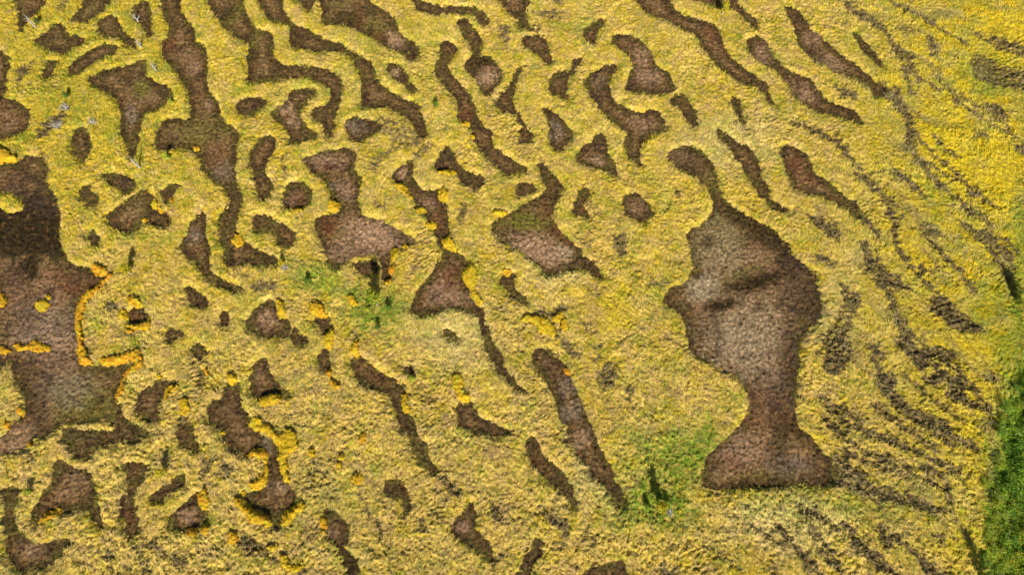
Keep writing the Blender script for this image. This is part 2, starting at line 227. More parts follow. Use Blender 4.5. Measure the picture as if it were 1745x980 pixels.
# patches of low heath: (outline, strength)
HEATH=[
("A0 100 490 150 440 200 430 230 380 240 400 200 470 150 535 115 540",.8),("A0 230 910 260 860 320 800 360 760 430 740 445 790 380 850 330 900 280 920",.8),
("A1 -20 60 100 60 200 80 300 60 340 160 310 260 350 400 400 560 420 700 380 700 330 400 250 130 60 140 -20 140",.45),
("A0 1040 860 1110 795 1230 800 1200 985 1060 1000",.35),("A0 390 0 460 0 430 70 400 90",.5),
("B0 750 800 850 780 1000 830 1120 900 1150 980 1000 985 900 930 820 900",.5),("B1 780 130 830 80 920 30 1020 -20 930 60 850 110 800 190",.8),
("B1 1030 110 1090 40 1160 -10 1180 10 1120 80 1060 130",.6),
("B1 160 110 195 90 205 150 210 225 190 225 170 160",.8),("B1 1350 450 1400 400 1410 450 1385 540 1355 520",.8),("B0 1615 185 1690 170 1695 230 1670 320 1640 270",.8),
("C0 230 -20 350 -20 340 30 260 20",.8),("C0 150 70 330 70 340 120 250 140 190 110",.6),("C0 130 180 200 170 190 230 140 230",.5),
("C1 190 110 240 130 300 210 330 280 240 250",.7),("C1 31 290 60 260 120 265 165 300 130 330 70 350",.85),("C1 680 680 700 605 760 620 770 700 750 790 720 760",.9),
("C1 1100 300 1140 310 1130 350 1100 350",.7),("C1 900 930 1040 910 1040 960 930 960",.5),("C1 550 860 620 870 640 900 590 890",.8),
("B1 1010 880 1060 830 1090 840 1040 890",.8),("B1 850 830 900 870 910 930 860 900",.8),("A1 1690 960 1725 925 B1 0 930 60 915 140 930 130 985 0 1000",.8),("B1 760 380 850 400 900 440 850 450",.5),
("C2 150 170 200 140 260 170 330 130 380 150 340 190 300 240 350 340 400 370 470 470 410 480 360 400 300 330 270 220 200 190",.95),
("C2 575 610 640 520 720 530 730 600 700 660 620 690",.7),("C2 750 720 780 680 820 700 800 790 770 760",.9),("C2 0 0 60 30 110 90 180 130 120 130 50 100 -20 60",.8),
("C2 550 480 600 390 620 400 590 500",.7),("C2 480 -10 560 -10 590 50 550 30",.6),("C2 460 230 540 240 580 330 520 300",.5),
("C3 170 530 200 510 260 560 340 590 390 640 390 730 350 750 300 680 240 600",.9),("C3 500 700 590 690 560 760 500 720",.7),("C3 680 430 740 420 780 530 690 520",.7),
("C3 1000 930 1060 940 1100 1000 1010 985",.9),("C3 1150 870 1230 900 1290 985 1260 985 1200 920",.6),("C3 330 70 390 60 380 100 340 90",.7),
("B3 1200 325 1270 320 1350 390 1375 460 1310 455 1280 370",.9),("B3 1100 620 1130 610 1140 670 1110 700",.9),("B3 1560 480 1620 510 1655 600 1640 650 1590 620",.9),
("B3 690 400 760 560 830 640 850 730 800 660 720 540",.6),("B3 380 180 430 280 380 250",.6),("B3 1560 830 1600 900 1580 940",.6),("B3 1470 180 1530 160 1530 230",.6),
("A2 690 120 780 95 790 160 700 165",.9),("A2 800 310 900 300 960 290 900 325 820 330",.8),("A2 1340 560 1375 600 1365 690 1330 690",.9),("A2 570 400 640 430 600 450",.7),
("A2 1190 890 1240 860 1270 900 1290 985 1210 985",.8),("A3 1350 340 1350 240 1420 190 1480 200 1570 280 1500 340 1490 250 1430 230 1400 320",.85),
("A3 1570 780 1640 730 1725 760 B3 60 800 110 850 170 910 60 870 0 850 A3 1680 850",.95),("A3 980 770 1050 780 1130 830 1250 870 1230 930 1120 880 1050 830",.9),
("A3 700 860 740 830 780 920 740 950",.9),("A3 880 760 960 830 1020 985 960 985 900 880",.6),("A3 100 200 200 160 250 240 150 240",.4),("A3 820 100 900 70 940 110 850 130",.5),("B2 0 10 70 -10 110 10 60 30",.7),
("B3 300 690 350 670 420 750 380 760",.5),("B3 730 760 800 790 900 800 860 830 760 820",.4),("B2 1090 730 1150 710 1210 800 1190 830 1140 800",.4),("B3 300 940 360 930 370 985 310 985",.9),
("D0 495 -20 590 30 680 90 780 150 800 180 720 190 620 120 540 60",.95),("D0 790 -20 880 20 960 60 1000 100 940 95 860 40",.95),("D0 1020 90 1120 145 1110 170 1060 160",.9),
("D0 820 250 900 310 980 380 990 430 970 490 930 470 940 390 880 340 830 280",.95),("D0 1390 370 1480 400 1600 450 1760 500 1760 620 1600 590 1480 575 1350 490",.7),
("D0 1480 230 1600 270 1720 320 1760 390 1600 340 1500 280",.8),("D0 1430 700 1560 710 1620 800 1550 800",.8),("D0 220 810 330 860 440 900 510 930 520 985 430 950 320 900 230 850",.95),
("D0 1080 240 1140 290 1130 385 1070 350",.8),("D0 1370 870 1450 890 1480 940 1400 920",.7),("D0 1110 910 1160 940 1210 1000 1130 960",.9),("D0 940 840 1000 850 990 980 D1 880 60 D0 910 940",.85),
("D0 720 540 800 580 880 600 920 660 950 740 940 800 890 780 860 720 790 660 740 640",1.),("D0 460 570 560 610 610 640 600 665 500 640 460 600",1.),("D0 1240 650 1280 660 1280 720 1250 710",.9),
("D0 480 160 560 160 540 190",.5),("D0 880 180 1000 200 940 240",.5),
("D1 580 180 650 220 730 290 745 335 680 300 620 240",.95),("D1 820 130 880 190 960 240 1045 320 1010 350 920 270 860 210",.95),("D1 920 -10 1000 60 1130 150 1260 240 1230 255 1100 160 1000 90",.85),
("D1 1140 -20 1200 30 1290 100 1200 60",.8),("D1 280 480 370 490 440 540 495 590 480 650 400 610 330 550",1.),("D1 320 730 450 770 440 820 340 790",.85),
("D1 600 440 660 480 720 540 700 570 640 540 590 470",1.),("D1 645 690 720 760 800 840 900 920 960 985 D2 850 20 D1 790 960 740 880 690 800",.95),("D1 870 670 960 760 940 790 880 730",.95),
("D1 1000 790 1090 850 1110 890 1030 860",.8),("D1 1370 580 1480 590 1560 660 1630 720 1660 830 1560 760 1500 690 1400 630",.85),("D1 1240 780 1320 850 1320 900 1250 830",.9),
("D1 830 500 900 490 900 570 850 580",.7),("D1 1330 310 1420 310 1430 350 1360 370",.85),("D1 450 -20 540 60 580 130 520 100",.9),("D1 1040 540 1150 560 1150 640 1060 630",.7),("D1 1650 0 1760 20 1760 90 1670 60",.9),
("D1 780 340 860 370 900 420 830 410",.6),("D1 1230 400 1330 440 1440 470 1340 470",.5),("D1 490 930 560 960 D2 580 20 D1 500 985",.8),
("D2 500 20 630 60 600 170 550 290 575 420 520 540 450 610 385 520 380 390 450 320 510 240 540 150",.9),("D2 820 -20 870 100 920 220 990 290 920 260 870 190 840 80",.95),
("D2 1070 70 1180 50 1250 120 1330 200 1430 240 1440 325 1340 310 1240 270 1130 190",.95),("D2 850 340 950 350 1040 390 1190 410 1290 490 1230 500 1140 470 1080 530 1010 560 930 480 870 400",.95),
("D2 740 620 760 560 850 600 870 700 960 780 1100 860 1230 920 1250 985 1100 960 950 880 850 790 750 690",.95),("D2 1050 600 1130 570 1210 600 1160 660 1070 660",.9),
("D2 1250 580 1330 600 1330 720 1440 800 1440 840 1330 800 1190 720",.9),("D2 350 840 500 920 580 985 D3 470 40 D2 400 930",.8),("D2 480 780 630 870 650 910 540 870",.85),("D2 720 440 790 440 780 540 750 540",.7),
("D2 660 360 760 390 720 440 660 430",.5),("D2 1450 560 1560 560 1540 640 1470 620",.5),("D2 1440 860 1560 900 1500 985 1400 985",.5),
("D3 400 150 500 180 600 260 700 350 900 420 1050 480 1060 545 900 510 700 480 550 430 450 385 450 250",.85),("D3 540 -20 700 20 880 50 910 130 800 120 700 60",.8),
("D3 700 150 800 190 900 240 1050 240 1180 300 1160 345 1000 290 800 260 720 200",.85),("D3 540 670 600 720 680 790 760 870 860 940 760 945 660 870 590 800 540 720",.95),
("D3 750 660 810 690 850 790 780 800",.95),("D3 960 780 1050 840 1100 920 1190 975 1080 965 1000 860",.95),("D3 200 790 250 870 300 940 350 1000 260 970 210 850",.95),
("D3 310 770 380 820 450 890 485 970 420 930 360 850",.95),("D3 220 570 350 565 440 620 360 620",.75),("D3 1060 -20 1200 60 1270 130 1160 100",.8),("D3 0 760 100 740 180 790 80 800",.6),("D3 1100 700 1190 740 1180 780 1110 730",.7),
("D3 560 700 700 700 760 760 650 760",.3),("D3 0 900 60 930 60 985 0 960",.7),("D3 1200 450 1260 480 1200 500",.6),
]
# yellow and orange moss cushions: (label, outline or 'cx cy rx ry' oval, 0 yellow .. 1 orange)
MOSS=[
("round golden moss cushion at the bend of the very long winding pool","A1 O 1585 645 40 38",.4),
("small round orange moss tuft right of the arrow shaped pool","A1 O 1145 378 18 18",.6),
("small orange moss dab on the lower rim of the arrow shaped pool","A1 O 960 510 19 13",.5),
("small orange moss dab in the notch of the arrow shaped pool","A1 O 1075 450 20 16",.5),
("pale greenish yellow moss oval on the arrow shaped pool's upper right rim","A1 O 1035 405 26 34",.0),
("tiny orange dab on the green patch beside the long winding pool","A1 O 1310 30 26 16",.5),
("yellow moss mat at the left edge above the great dark left pool","A1 -40 20 0 20 60 60 120 90 110 120 50 130 -40 125",.35),
("orange moss strip on the great left pool's upper right point","A1 560 1000 640 950 700 900 740 860 765 890 700 940 640 1000",.7),
("orange moss patch just above the great left pool's upper right point","A1 620 840 650 810 720 840 715 875 650 880",.65),
("long upright golden moss strip along the great left pool's right shore","A2 590 20 640 10 620 60 590 110 560 200 555 330 580 420 600 480 630 510 560 520 525 490 515 400 502 260 507 150 545 60",.6),
("bent orange moss strip around a brown inlet of the great left pool","A2 670 480 740 470 830 450 880 430 930 410 960 450 960 520 920 560 870 580 840 620 830 690 790 740 760 740 790 690 815 600 870 540 890 500 820 510 750 530 680 520",.6),
("pale yellow round moss island inside the great left pool","A2 O 280 120 50 44",.0),
("tiny moss dot touching the pale round island","A2 O 318 66 18 14",.2),
("orange moss cushion cut by the left edge","A2 O 5 90 34 46",.6),
("low orange moss band lying inside the great left pool","A2 80 380 130 370 150 385 200 370 260 350 290 375 330 385 340 410 320 435 270 430 240 420 180 415 120 420 90 400",.5),
("orange moss band cut by the left edge inside the great left pool","A2 -40 400 60 410 60 440 -40 440",.5),
("small orange moss dab on the great left pool's lower left shore, upper one","A2 O 145 835 24 24",.6),
("small orange moss dab on the great left pool's lower left shore, lower one","A2 O 50 930 20 26",.6),
("golden moss cap above the small ringed brown pool","A2 850 80 920 70 950 130 900 135",.3),
("round yellow moss cushion left of the small ringed brown pool","A2 O 830 190 34 32",.2),
("golden moss crescent below the small ringed brown pool","A2 850 255 960 240 1000 215 1000 275 960 285 900 280",.4),
("tiny orange moss dot below the golden crescent by the ringed pool","A2 O 875 300 22 14",.5),
("curved golden moss rim right of the ragged brown pool","A2 1085 750 1110 680 1160 655 1195 665 1140 720 1110 755",.3),
("upright yellow moss blob right of the ragged brown pool","A2 1215 760 1260 750 1272 800 1240 860 1215 850",.3),
("round yellow moss cushion topping the long moss wrapped pool","A2 O 1550 618 36 40",.3),
("round bright yellow moss cushion on the upper right bank of the moss wrapped pool","A2 O 1705 915 48 42",.1),
("tiny pale yellow moss dot above the ragged brown pool","A2 O 1065 600 18 14",.1),
("tiny orange moss smudge beside the tiny upright heath patch at lower left","A2 O 1385 570 14 26",.5),
("small yellow moss dab left of the moss wrapped pool","A3 O 1485 35 18 14",.2),
("orange moss dab below the left shore of the great dark left pool","A3 O 205 105 24 24",.4),
("orange moss patch on the floor of the tent shaped pool","A3 270 600 380 545 398 578 285 635",.6),
("tall golden moss cushion on the upper right of the round three cushion pool","A3 1320 450 1380 400 1395 470 1390 540 1360 558 1320 500",.4),
("orange moss cushion below the round three cushion pool","A3 O 1282 700 36 36",.6),
("golden moss cushion at the lower right of the round three cushion pool","A3 O 1375 680 32 42",.45),
("lone orange moss cushion near the bottom left dark heath","A3 O 1560 735 30 46",.55),
("tiny yellow moss dot left of the moss wrapped pool's lower end","A3 O 1628 435 17 17",.3),
("golden C shaped moss cushion inside the bend of the moss wrapped pool","B3 -65 190 -25 150 0 142 50 140 80 190 85 300 70 370 40 410 0 420 -40 420 -30 370 0 360 50 320 60 250 50 200 0 190",.35),
("largest golden moss strip, thick, along the moss wrapped pool's right bank","B2 -30 890 0 880 60 905 130 960 190 985 B3 200 0 270 30 285 90 280 140 220 190 220 270 230 350 210 370 175 330 152 230 152 130 90 60 0 0 B2 -20 950",.15),
("slanted golden moss cushion under the moss wrapped pool's right corner","B3 170 660 180 600 240 530 300 490 340 510 320 560 260 600 230 645",.2),
("golden moss cushion under the moss wrapped pool's lower left bank","A3 1570 470 1640 500 1720 555 B3 40 560 100 600 118 640 90 665 50 640 0 640 A3 1660 610 1600 545",.35),
("golden comma of moss at the bottom edge left of centre","B3 165 845 210 850 230 900 310 920 318 945 290 965 230 970 190 940",.2),
("small yellow moss patch above the golden comma at the bottom","B3 O 120 803 40 18",.1),
("round yellow moss cushion in open grass near the bottom left","B3 O 685 345 40 34",.2),
("small golden moss dab right of the thick moss strip","B3 O 385 170 24 28",.4),
("small yellow moss dab, upper of a pair, in grass at lower left","B3 O 578 200 20 22",.2),
("small yellow moss dab, lower of a pair, in grass at lower left","B3 O 565 250 20 18",.3),
("faint orange moss patch left of the club shaped pool's lower end","B3 O 722 75 24 38",.6),
("dull orange moss patch left of the brown pool near the bottom edge","B3 430 600 470 610 482 700 440 700",.45),
("golden moss cushion on the heart shaped pool's upper right","B2 140 90 180 100 205 150 208 205 170 200 145 150",.2),
("orange yellow moss patch above a tiny brown pool at left centre","B2 365 120 410 95 450 130 492 200 430 205 372 175",.4),
("upright golden moss blob between two small brown pools","B2 460 360 480 300 520 285 540 320 520 400 500 420 470 395",.2),
("thin broken orange moss strip below the small upright brown pool","B2 480 550 510 560 520 620 575 660 545 688 500 640",.5),
("narrow golden moss tongue at the club shaped pool's upper tip","B2 645 420 670 360 695 380 695 455 660 465",.3),
("wide golden moss mat below the small triangular pool","B2 40 740 130 710 190 730 160 780 100 795 40 795",.3),
("notched golden moss cushion on the club shaped pool's right bank","B2 970 730 1010 700 1025 745 1005 768 1035 805 1020 835 982 825",.15),
("tall bright yellow moss cushion hanging over the small lower centre pool","B2 1320 650 1345 580 1385 600 1395 690 1430 720 1425 770 1380 772 1340 720",.1),
("pale orange moss smear left of the birch with the long shadow","B2 620 60 680 80 682 130 640 110",.3),
("long bright yellow moss cushion on the bell shaped pool's right bank","B1 1380 870 1430 800 1478 850 1478 910 1465 985 B2 1510 80 1515 115 1490 132 1450 80 1425 10 B1 1400 930",.1),
("round golden moss cushion at the waist of the large left centre hourglass pool","B1 O 525 418 38 44",.35),
("tall golden moss cushion on the upper right of the mossed chain pool","B1 O 1255 345 38 44",.2),
("small golden moss cushion left of the mossed chain pool, lowest of three","B1 O 1180 545 37 28",.2),
("bright yellow moss plug between the chain pool and the bell shaped pool","B1 1245 650 1290 615 1320 655 1348 715 1320 722 1260 680",.2),
("slanted golden moss strip left of the chain pool, highest of three","B1 930 270 1010 285 1035 335 1060 380 1010 350 950 305",.25),
("flat golden moss strip under the elbow of the bent middle pool","B1 O 1285 195 62 23",.15),
("dull green yellow moss cushion left of the chain pool, middle of three","B1 O 1105 445 38 25",.0),
("tall golden moss cushion below the large hourglass pool's right corner","B1 902 780 905 720 940 695 967 700 945 760 925 800",.15),
("tiny golden moss dab beside the large hourglass pool's pointed right tip","B1 O 1000 685 24 16",.25),
("orange moss dab, upper of two, below the tall golden cushion","B1 O 910 842 26 34",.6),
("orange moss dab, lower of two, below the tall golden cushion","B1 O 890 928 24 24",.6),
("golden moss patch at the foot of the round brown pool","B1 O 285 448 36 20",.3),
("golden moss cap on the tiny dark pool at the centre","B1 O 1680 865 32 22",.4),
("dull yellow moss smear on the axe shaped pool's left shoulder","B1 O 1635 468 48 18",.0),
("long arched bright yellow moss cushion at the picture's centre","C2 62 225 110 185 180 200 250 220 290 260 292 320 270 338 240 310 180 320 170 270 130 240",.05),
("upper golden moss cushion right of the long arched cushion","C2 272 210 320 170 357 165 345 215 310 245",.25),
("lower golden moss oval right of the long arched cushion","C2 O 360 255 27 44",.25),
("small golden moss dab on the left rim of the upper long slanting pool","B0 O 1405 825 32 20",.3),
("tiny golden moss dab lower on the upper long slanting pool's left rim","B0 O 1450 912 14 20",.3),
("small rusty moss dab on the straight plank shaped pool's right rim","C2 365 540 390 550 412 600 380 590",.9),
]

# narrow trailing heath lines between the strings on the east side: (survey points, half width, strength)
TRAILS=[("1425 -5 1475 32 1512 58 1535 100 1552 158",5,.8),("1505 -5 1560 25 1600 48 1645 78",5,.7),("1500 142 1534 168 1549 208 1544 240 1570 282 1600 315 1640 348 1664 372",6,.85),("1513 66 1545 98 1562 132 1600 155",5,.7),("1655 55 1700 80 1750 98",6,.7),
("1425 228 1445 268 1482 308 1512 345 1521 382 1526 422 1546 452 1582 490 1622 522",5,.85),("1556 226 1590 265 1622 290 1660 328 1692 352",5,.75),("1452 345 1482 382 1500 408",6,.8),("1472 415 1480 455 1508 490 1528 538 1550 590 1592 625 1640 660",7,.9),("1492 430 1506 462 1518 500",5,.7),
("1575 400 1622 450 1655 492",6,.75),("1640 380 1690 430 1718 475",7,.8),("1488 595 1500 650 1532 692 1572 722 1622 744 1665 765",7,.9),("1398 678 1440 720 1500 745 1545 762 1602 790 1630 802",6,.8),("1398 705 1435 745 1480 772 1520 780",5,.65),("1420 812 1480 835 1542 852 1605 872",7,.85),
("1362 865 1400 880 1425 902",5,.75),("1325 900 1352 930 1385 962 1402 990",5,.85),("1378 900 1402 925 1422 955 1442 990",5,.85),("1438 895 1460 922 1490 950 1535 985",6,.9),("1500 900 1535 925 1572 955 1612 990",5,.8),("1590 600 1640 642 1684 694",6,.75),
("1440 770 1492 795 1560 812 1612 832",5,.7),("1488 688 1540 730 1592 768",6,.7),("1530 560 1600 605 1650 655 1680 705",5,.7),("1350 205 1400 232 1440 250",5,.7),("1375 365 1410 385 1428 410",5,.6),("1395 600 1430 540 1450 500",5,.6),("1590 130 1625 160 1680 190 1720 220",5,.6),("1640 180 1690 215 1740 240",5,.6),("1600 320 1650 350 1700 400 1730 430",5,.6),("1540 640 1600 690 1640 720",5,.65),("1250 880 1290 905 1325 925",4,.5),("1200 930 1240 950 1270 985",4,.5)]
# ---------------------------------------------------------------- the ground sheet under everything
g_ = 3000.0
gr = mesh_np('ground', [(-g_, -g_, -.62), (g_, -g_, -.62), (g_, g_, -.62), (-g_, g_, -.62)], quads=[(0, 1, 2, 3)], mats=[M_GROUND])
tag(gr, kind='structure')

# ---------------------------------------------------------------- survey grid
CELL = 0.1
XS = np.arange(-66, 66, CELL); YS = np.arange(-9, 63, CELL); X, Y = np.meshgrid(XS, YS); ny, nx = X.shape
PX, PY = Ginv(X, Y)
inside_map = (PX > -130) & (PX < 1875) & (PY > -90) & (PY < 1085)
def smooth_poly(pts, n=5):
    P = np.array(pts, float); k = len(P); out = []
    for i in range(k):
        p0, p1, p2, p3 = P[i-1], P[i], P[(i+1) % k], P[(i+2) % k]
        for t in np.arange(n)/n:
            out.append(.5*((2*p1)+(p2-p0)*t+(2*p0-5*p1+4*p2-p3)*t*t+(3*p1-p0-3*p2+p3)*t**3))
    return np.array(out)
def sdf(poly, x, y):
    """signed distance, negative inside"""
    d = np.full(x.shape, 1e9); ins = np.zeros(x.shape, bool); k = len(poly)
    for i in range(k):
        ax, ay = poly[i]; bx, by = poly[(i+1) % k]; ex, ey = bx-ax, by-ay; L = ex*ex+ey*ey
        if L < 1e-9: continue
        t = np.clip(((x-ax)*ex+(y-ay)*ey)/L, 0, 1); dd = (x-ax-ex*t)**2+(y-ay-ey*t)**2
        np.minimum(d, dd, out=d)
        c = (ay > y) != (by > y)
        if ey != 0: ins ^= c & (x < ex*(y-ay)/ey+ax)
    d = np.sqrt(d); return np.where(ins, -d, d)
def window(poly, m):
    x0, y0 = poly.min(0)-m; x1, y1 = poly.max(0)+m
    i0 = max(0, int((x0-XS[0])/CELL)); i1 = min(nx, int((x1-XS[0])/CELL)+2); j0 = max(0, int((y0-YS[0])/CELL)); j1 = min(ny, int((y1-YS[0])/CELL)+2)
    return slice(j0, j1), slice(i0, i1)
def to_ground(pts): return np.array([G(a, b) for a, b in pts])

WX = X+.16*fb(X, Y, .9, 3, 3); WY = Y+.16*fb(X, Y, .9, 3, 9)          # frays every outline a little
S = np.full(X.shape, 4.0); OWN = np.full(X.shape, -1); SOFT = np.zeros(X.shape); TONE = np.zeros(X.shape)
n_soft = fb(X, Y, .55, 3, 21)
for i, (lab, pts, tone, soft) in enumerate(POOLS):
    poly = smooth_poly(to_ground(parse(pts))); w = window(poly, 3.0)
    d = sdf(poly, WX[w], WY[w]) - .12 + (.10+soft*.5)*n_soft[w]
    b = d < S[w]
    S[w] = np.where(b, d, S[w]); OWN[w] = np.where(b, i, OWN[w]); SOFT[w] = np.where(b, soft, SOFT[w]); TONE[w] = np.where(b, tone, TONE[w])
HE = np.zeros(X.shape)
n_h = fb(X, Y, .8, 3, 33)
for pts, k in HEATH:
    poly = smooth_poly(to_ground(parse(pts))); w = window(poly, 1.5)
    d = sdf(poly, WX[w], WY[w])
    HE[w] = np.maximum(HE[w], k*sm((.25-d+.55*n_h[w])/.6))

TR = np.zeros(X.shape)
for pts, hw, k in TRAILS:
    p = to_ground([(a, b) for a, b in zip(map(float, pts.split()[0::2]), map(float, pts.split()[1::2]))]); d = np.full(X.shape, 9.)
    w = window(p, 1.2); dd = np.full(WX[w].shape, 9.)
    for i in range(len(p)-1):
        ex, ey = p[i+1]-p[i]; q_ = np.clip(((WX[w]-p[i][0])*ex+(WY[w]-p[i][1])*ey)/(ex*ex+ey*ey), 0, 1)
        dd = np.minimum(dd, np.hypot(WX[w]-p[i][0]-ex*q_, WY[w]-p[i][1]-ey*q_))
    hv = k*sm((hw*.055*1.25+.10-dd+.40*n_h[w]+.15*n_soft[w])/.38)
    TR[w] = np.maximum(TR[w], hv)
HE = np.maximum(HE, TR*.95)
# ---------------------------------------------------------------- heights
n13 = fb(X, Y, 1.5, 2, 40); n45 = fb(X, Y, .62, 2, 41); n20 = fb(X, Y, .3, 2, 42)
hb = .29-.17*SOFT
bank = hb*sm(S/.55+.12)-.45*sm(-S/.35)
edge = np.minimum.reduce([(PX+130)/60, (1875-PX)/60, (PY+90)/60, (1085-PY)/60]); edge = sm(edge)
n10 = fb(X, Y, .22, 1, 43)
# low strings and troughs that sweep down to the right across the eastern side of the bog
ca, sa = math.cos(math.radians(-50)), math.sin(math.radians(-50))
wu = .9*fb(X, Y, 9, 2, 45)*4; al = X*ca+Y*sa; ac = -X*sa+Y*ca+wu+.016*(al-6)**2
strk = gn(ac/1.5, al/9, 46)+.6*gn(ac/.75+9, al/5, 47)
east = sm((PX-1180-.1*PY)/260)*(.55+.45*sm((1750-PX)/200)); south = sm((PY-430)/250)*sm((1350-PX)/200)
trough = sm(-.12+1.15*strk+.35*n_h)*np.maximum(east, .35*south)
def comb(th, l, w_, s): c_, s_ = math.cos(th), math.sin(th); return fb((X*c_+Y*s_)*w_/l, -X*s_+Y*c_, w_, 2, s)
cw = sm(.5+1.4*fb(X, Y, 6, 2, 90)); cw2 = sm(.5+1.4*fb(X, Y, 5, 2, 91))
cmb = (comb(-.9, .6, .22, 92)*cw+comb(.5, .55, .22, 93)*(1-cw))*cw2+(comb(-.3, .6, .22, 94)*cw+comb(1.5, .55, .22, 95)*(1-cw))*(1-cw2)
rugged = .65+.5*sm(.5+1.5*fb(X, Y, 7, 2, 48))+.35*sm((PY-500)/400)
ZM = bank+(.12*n13+.07*n45+.07*n20+.08*n10+.15*cmb)*rugged*sm(S/.4+.4)-.13*trough*sm(S/.8)-.10*TR+HE*(.16*n45+.16*n20-.05)
ZM = ZM*edge-.8*(1-edge)
# ---------------------------------------------------------------- colour of the sward (what grows there)
STRAW = (.57, .395, .08); YEL = (.50, .345, .028); GRN = (.21, .23, .02); TAN = (.40, .26, .095); GOLD = (.54, .36, .012); HCOL = (.20, .145, .055)
c1 = fb(X, Y, 5, 3, 50); c2 = fb(X, Y, 1.1, 3, 51); c3 = fb(X, Y, .4, 2, 52); c4 = fb(X, Y, 2.5, 3, 53)
CM = np.broadcast_to(np.array(STRAW), X.shape+(3,)).copy()
nw = sm((620-PX)/520)*sm((520-PY)/330)
se = sm((PY-380)/450)*sm((1250-PX)/500)
CM = mix(CM, YEL, sm(.45+1.1*c2+.6*c1+.6*nw-.25*se))
CM = mix(CM, GRN, .75*sm(.04+1.1*c4+1.5*c3+.8*c2+.12*nw))
CM = mix(CM, TAN, .8*sm(.18+1.1*fb(X, Y, 1.6, 3, 54)+.9*c3-.15*nw+.15*se))
gold = sm((PX-1360-np.maximum(0, PY-480)*.45)/300)
CM = mix(CM, (.40, .34, .03), .6*gold)
CM = mix(CM, GOLD, .85*gold*sm(.42+1.7*c4+1.1*c2+.5*c3))
CM = mix(CM, (.20, .21, .025), .75*gold*sm(-.05+1.6*fb(X, Y, 1.8, 3, 57)+1.0*c3))
CM = mix(CM, (.33, .24, .10), .7*gold*sm(-.1+1.6*fb(X, Y, 2.4, 3, 58)+.8*c3))
def zone(px, py, rx, ry, ang=0, nz=.5, size=1.6, s=60):
    a = math.radians(ang); dx = (PX-px); dy = (PY-py); u = (dx*math.cos(a)+dy*math.sin(a))/rx; v = (-dx*math.sin(a)+dy*math.cos(a))/ry
    return sm(1.25-np.sqrt(u*u+v*v)+nz*fb(X, Y, size, 3, s))
for (a, b, rx, ry, an, k) in [(640, 530, 75, 45, 0, 1.), (540, 475, 75, 30, 20, .9), (1115, 860, 95, 55, 0, 1.), (1185, 770, 70, 55, -30, 1.), (1120, 780, 80, 80, 0, .7), (1125, 490, 22, 35, 20, .6),
        (1180, 570, 25, 30, 0, .5), (1140, 625, 45, 12, 0, .4), (1738, 420, 26, 120, 0, .75), (1690, 520, 45, 60, 0, .6), (1735, 530, 22, 45, 0, 1.), (1725, 610, 40, 60, 0, .7), (1690, 880, 14, 160, 0, .5), (1370, 520, 40, 60, 0, .3), (330, 210, 30, 50, 0, .5),
        (160, 130, 200, 130, 0, .25), (1000, 45, 30, 20, 0, .6), (1400, 860, 160, 35, 0, .6), (1690, 130, 60, 40, 0, .8), (1600, 330, 30, 30, 0, .6), (1500, 660, 60, 20, 0, .4), (570, 850, 90, 60, 0, .3), (600, 120, 200, 90, 0, .2), (1560, 880, 120, 80, 0, .25)]:
    CM = mix(CM, (.16, .225, .018), k*zone(a, b, rx, ry, an)*sm(.75+c3))
for (a, b, rx, ry, an, k) in [(1055, 530, 32, 45, 0, .7), (1640, 290, 60, 110, -30, .8), (1715, 60, 60, 70, 0, .8), (1600, 230, 45, 60, 0, .8), (1570, 430, 60, 35, 30, .7), (1640, 600, 60, 40, 0, .6), (1725, 280, 50, 70, 0, .8),
        (1630, 720, 50, 90, -10, .6), (1525, 135, 25, 20, 0, .6), (1680, 700, 30, 60, 20, .5), (1180, 350, 80, 80, 0, .25), (1390, 745, 40, 12, 20, .5), (1700, 850, 20, 90, 0, .5), (1640, 930, 60, 50, 0, .4)]:
    CM = mix(CM, (.60, .43, .015), k*zone(a, b, rx, ry, an, .7, 2.2, 64)*sm(.8+c3))
for (a, b, rx, ry, an, k) in [(1400, 540, 30, 60, 0, .2), (1440, 480, 30, 90, 20, .25), (1000, 800, 40, 90, -20, .3), (1330, 900, 150, 60, 0, .35), (780, 560, 90, 90, 0, .3), (1260, 240, 120, 60, 0, .3), (950, 470, 60, 30, 0, .35)]:
    CM = mix(CM, (.58, .47, .20), k*zone(a, b, rx, ry, an, .6, 2, 66))
# dark green thicket floor at the right edge
thicket = [(1765, 590), (1735, 628), (1712, 670), (1693, 725), (1684, 800), (1678, 880), (1672, 985), (1668, 1100), (1900, 1100), (1900, 590)]
TH = sdf(to_ground(thicket), WX, WY); CM = mix(CM, (.17, .26, .02), sm((1.0-TH+1.6*c2+.8*c3)/2.2))
shade_dip = sdf(to_ground([(1712, 470), (1724, 500), (1740, 530), (1775, 560), (1775, 540), (1750, 512), (1726, 480)]), WX, WY)
ZM -= .9*sm((.35-shade_dip)/.9)  # shade shaped as a dip: ground sunk where the edge birch's shadow falls
ditch2 = sdf(to_ground([(1664, 935), (1674, 935), (1672, 1090), (1660, 1090)]), WX, WY); ZM -= .7*sm((.2-ditch2)/.7)
CM = mix(CM, HCOL, sm(HE*1.05+.8*(c3+n20)*sm(HE*6)))
CM = mix(CM, (.09, .06, .028), .6*sm(HE*.9-.25+1.5*n20+.5*n45))
rimn = sm(.55+1.6*fb(X, Y, 1.3, 2, 97))
CM = mix(CM, (.12, .085, .045), (.25+.6*rimn)*sm((.10-S)/.35))                 # bare peat on the banks
CM = mix(CM, (.20, .19, .03), .5*sm((.7*rimn+.05-S)/.6)*sm(.2+c2*2.5))
CM = mix(CM, (.25, .19, .07), .70*trough)
CM = mix(CM, (.20, .13, .07), .7*sm(-.6+2.6*fb(X*1.25+Y*.4, Y*.8, .75, 3, 49))*sm((PY-380)/250)*sm((1800-PX)/300))
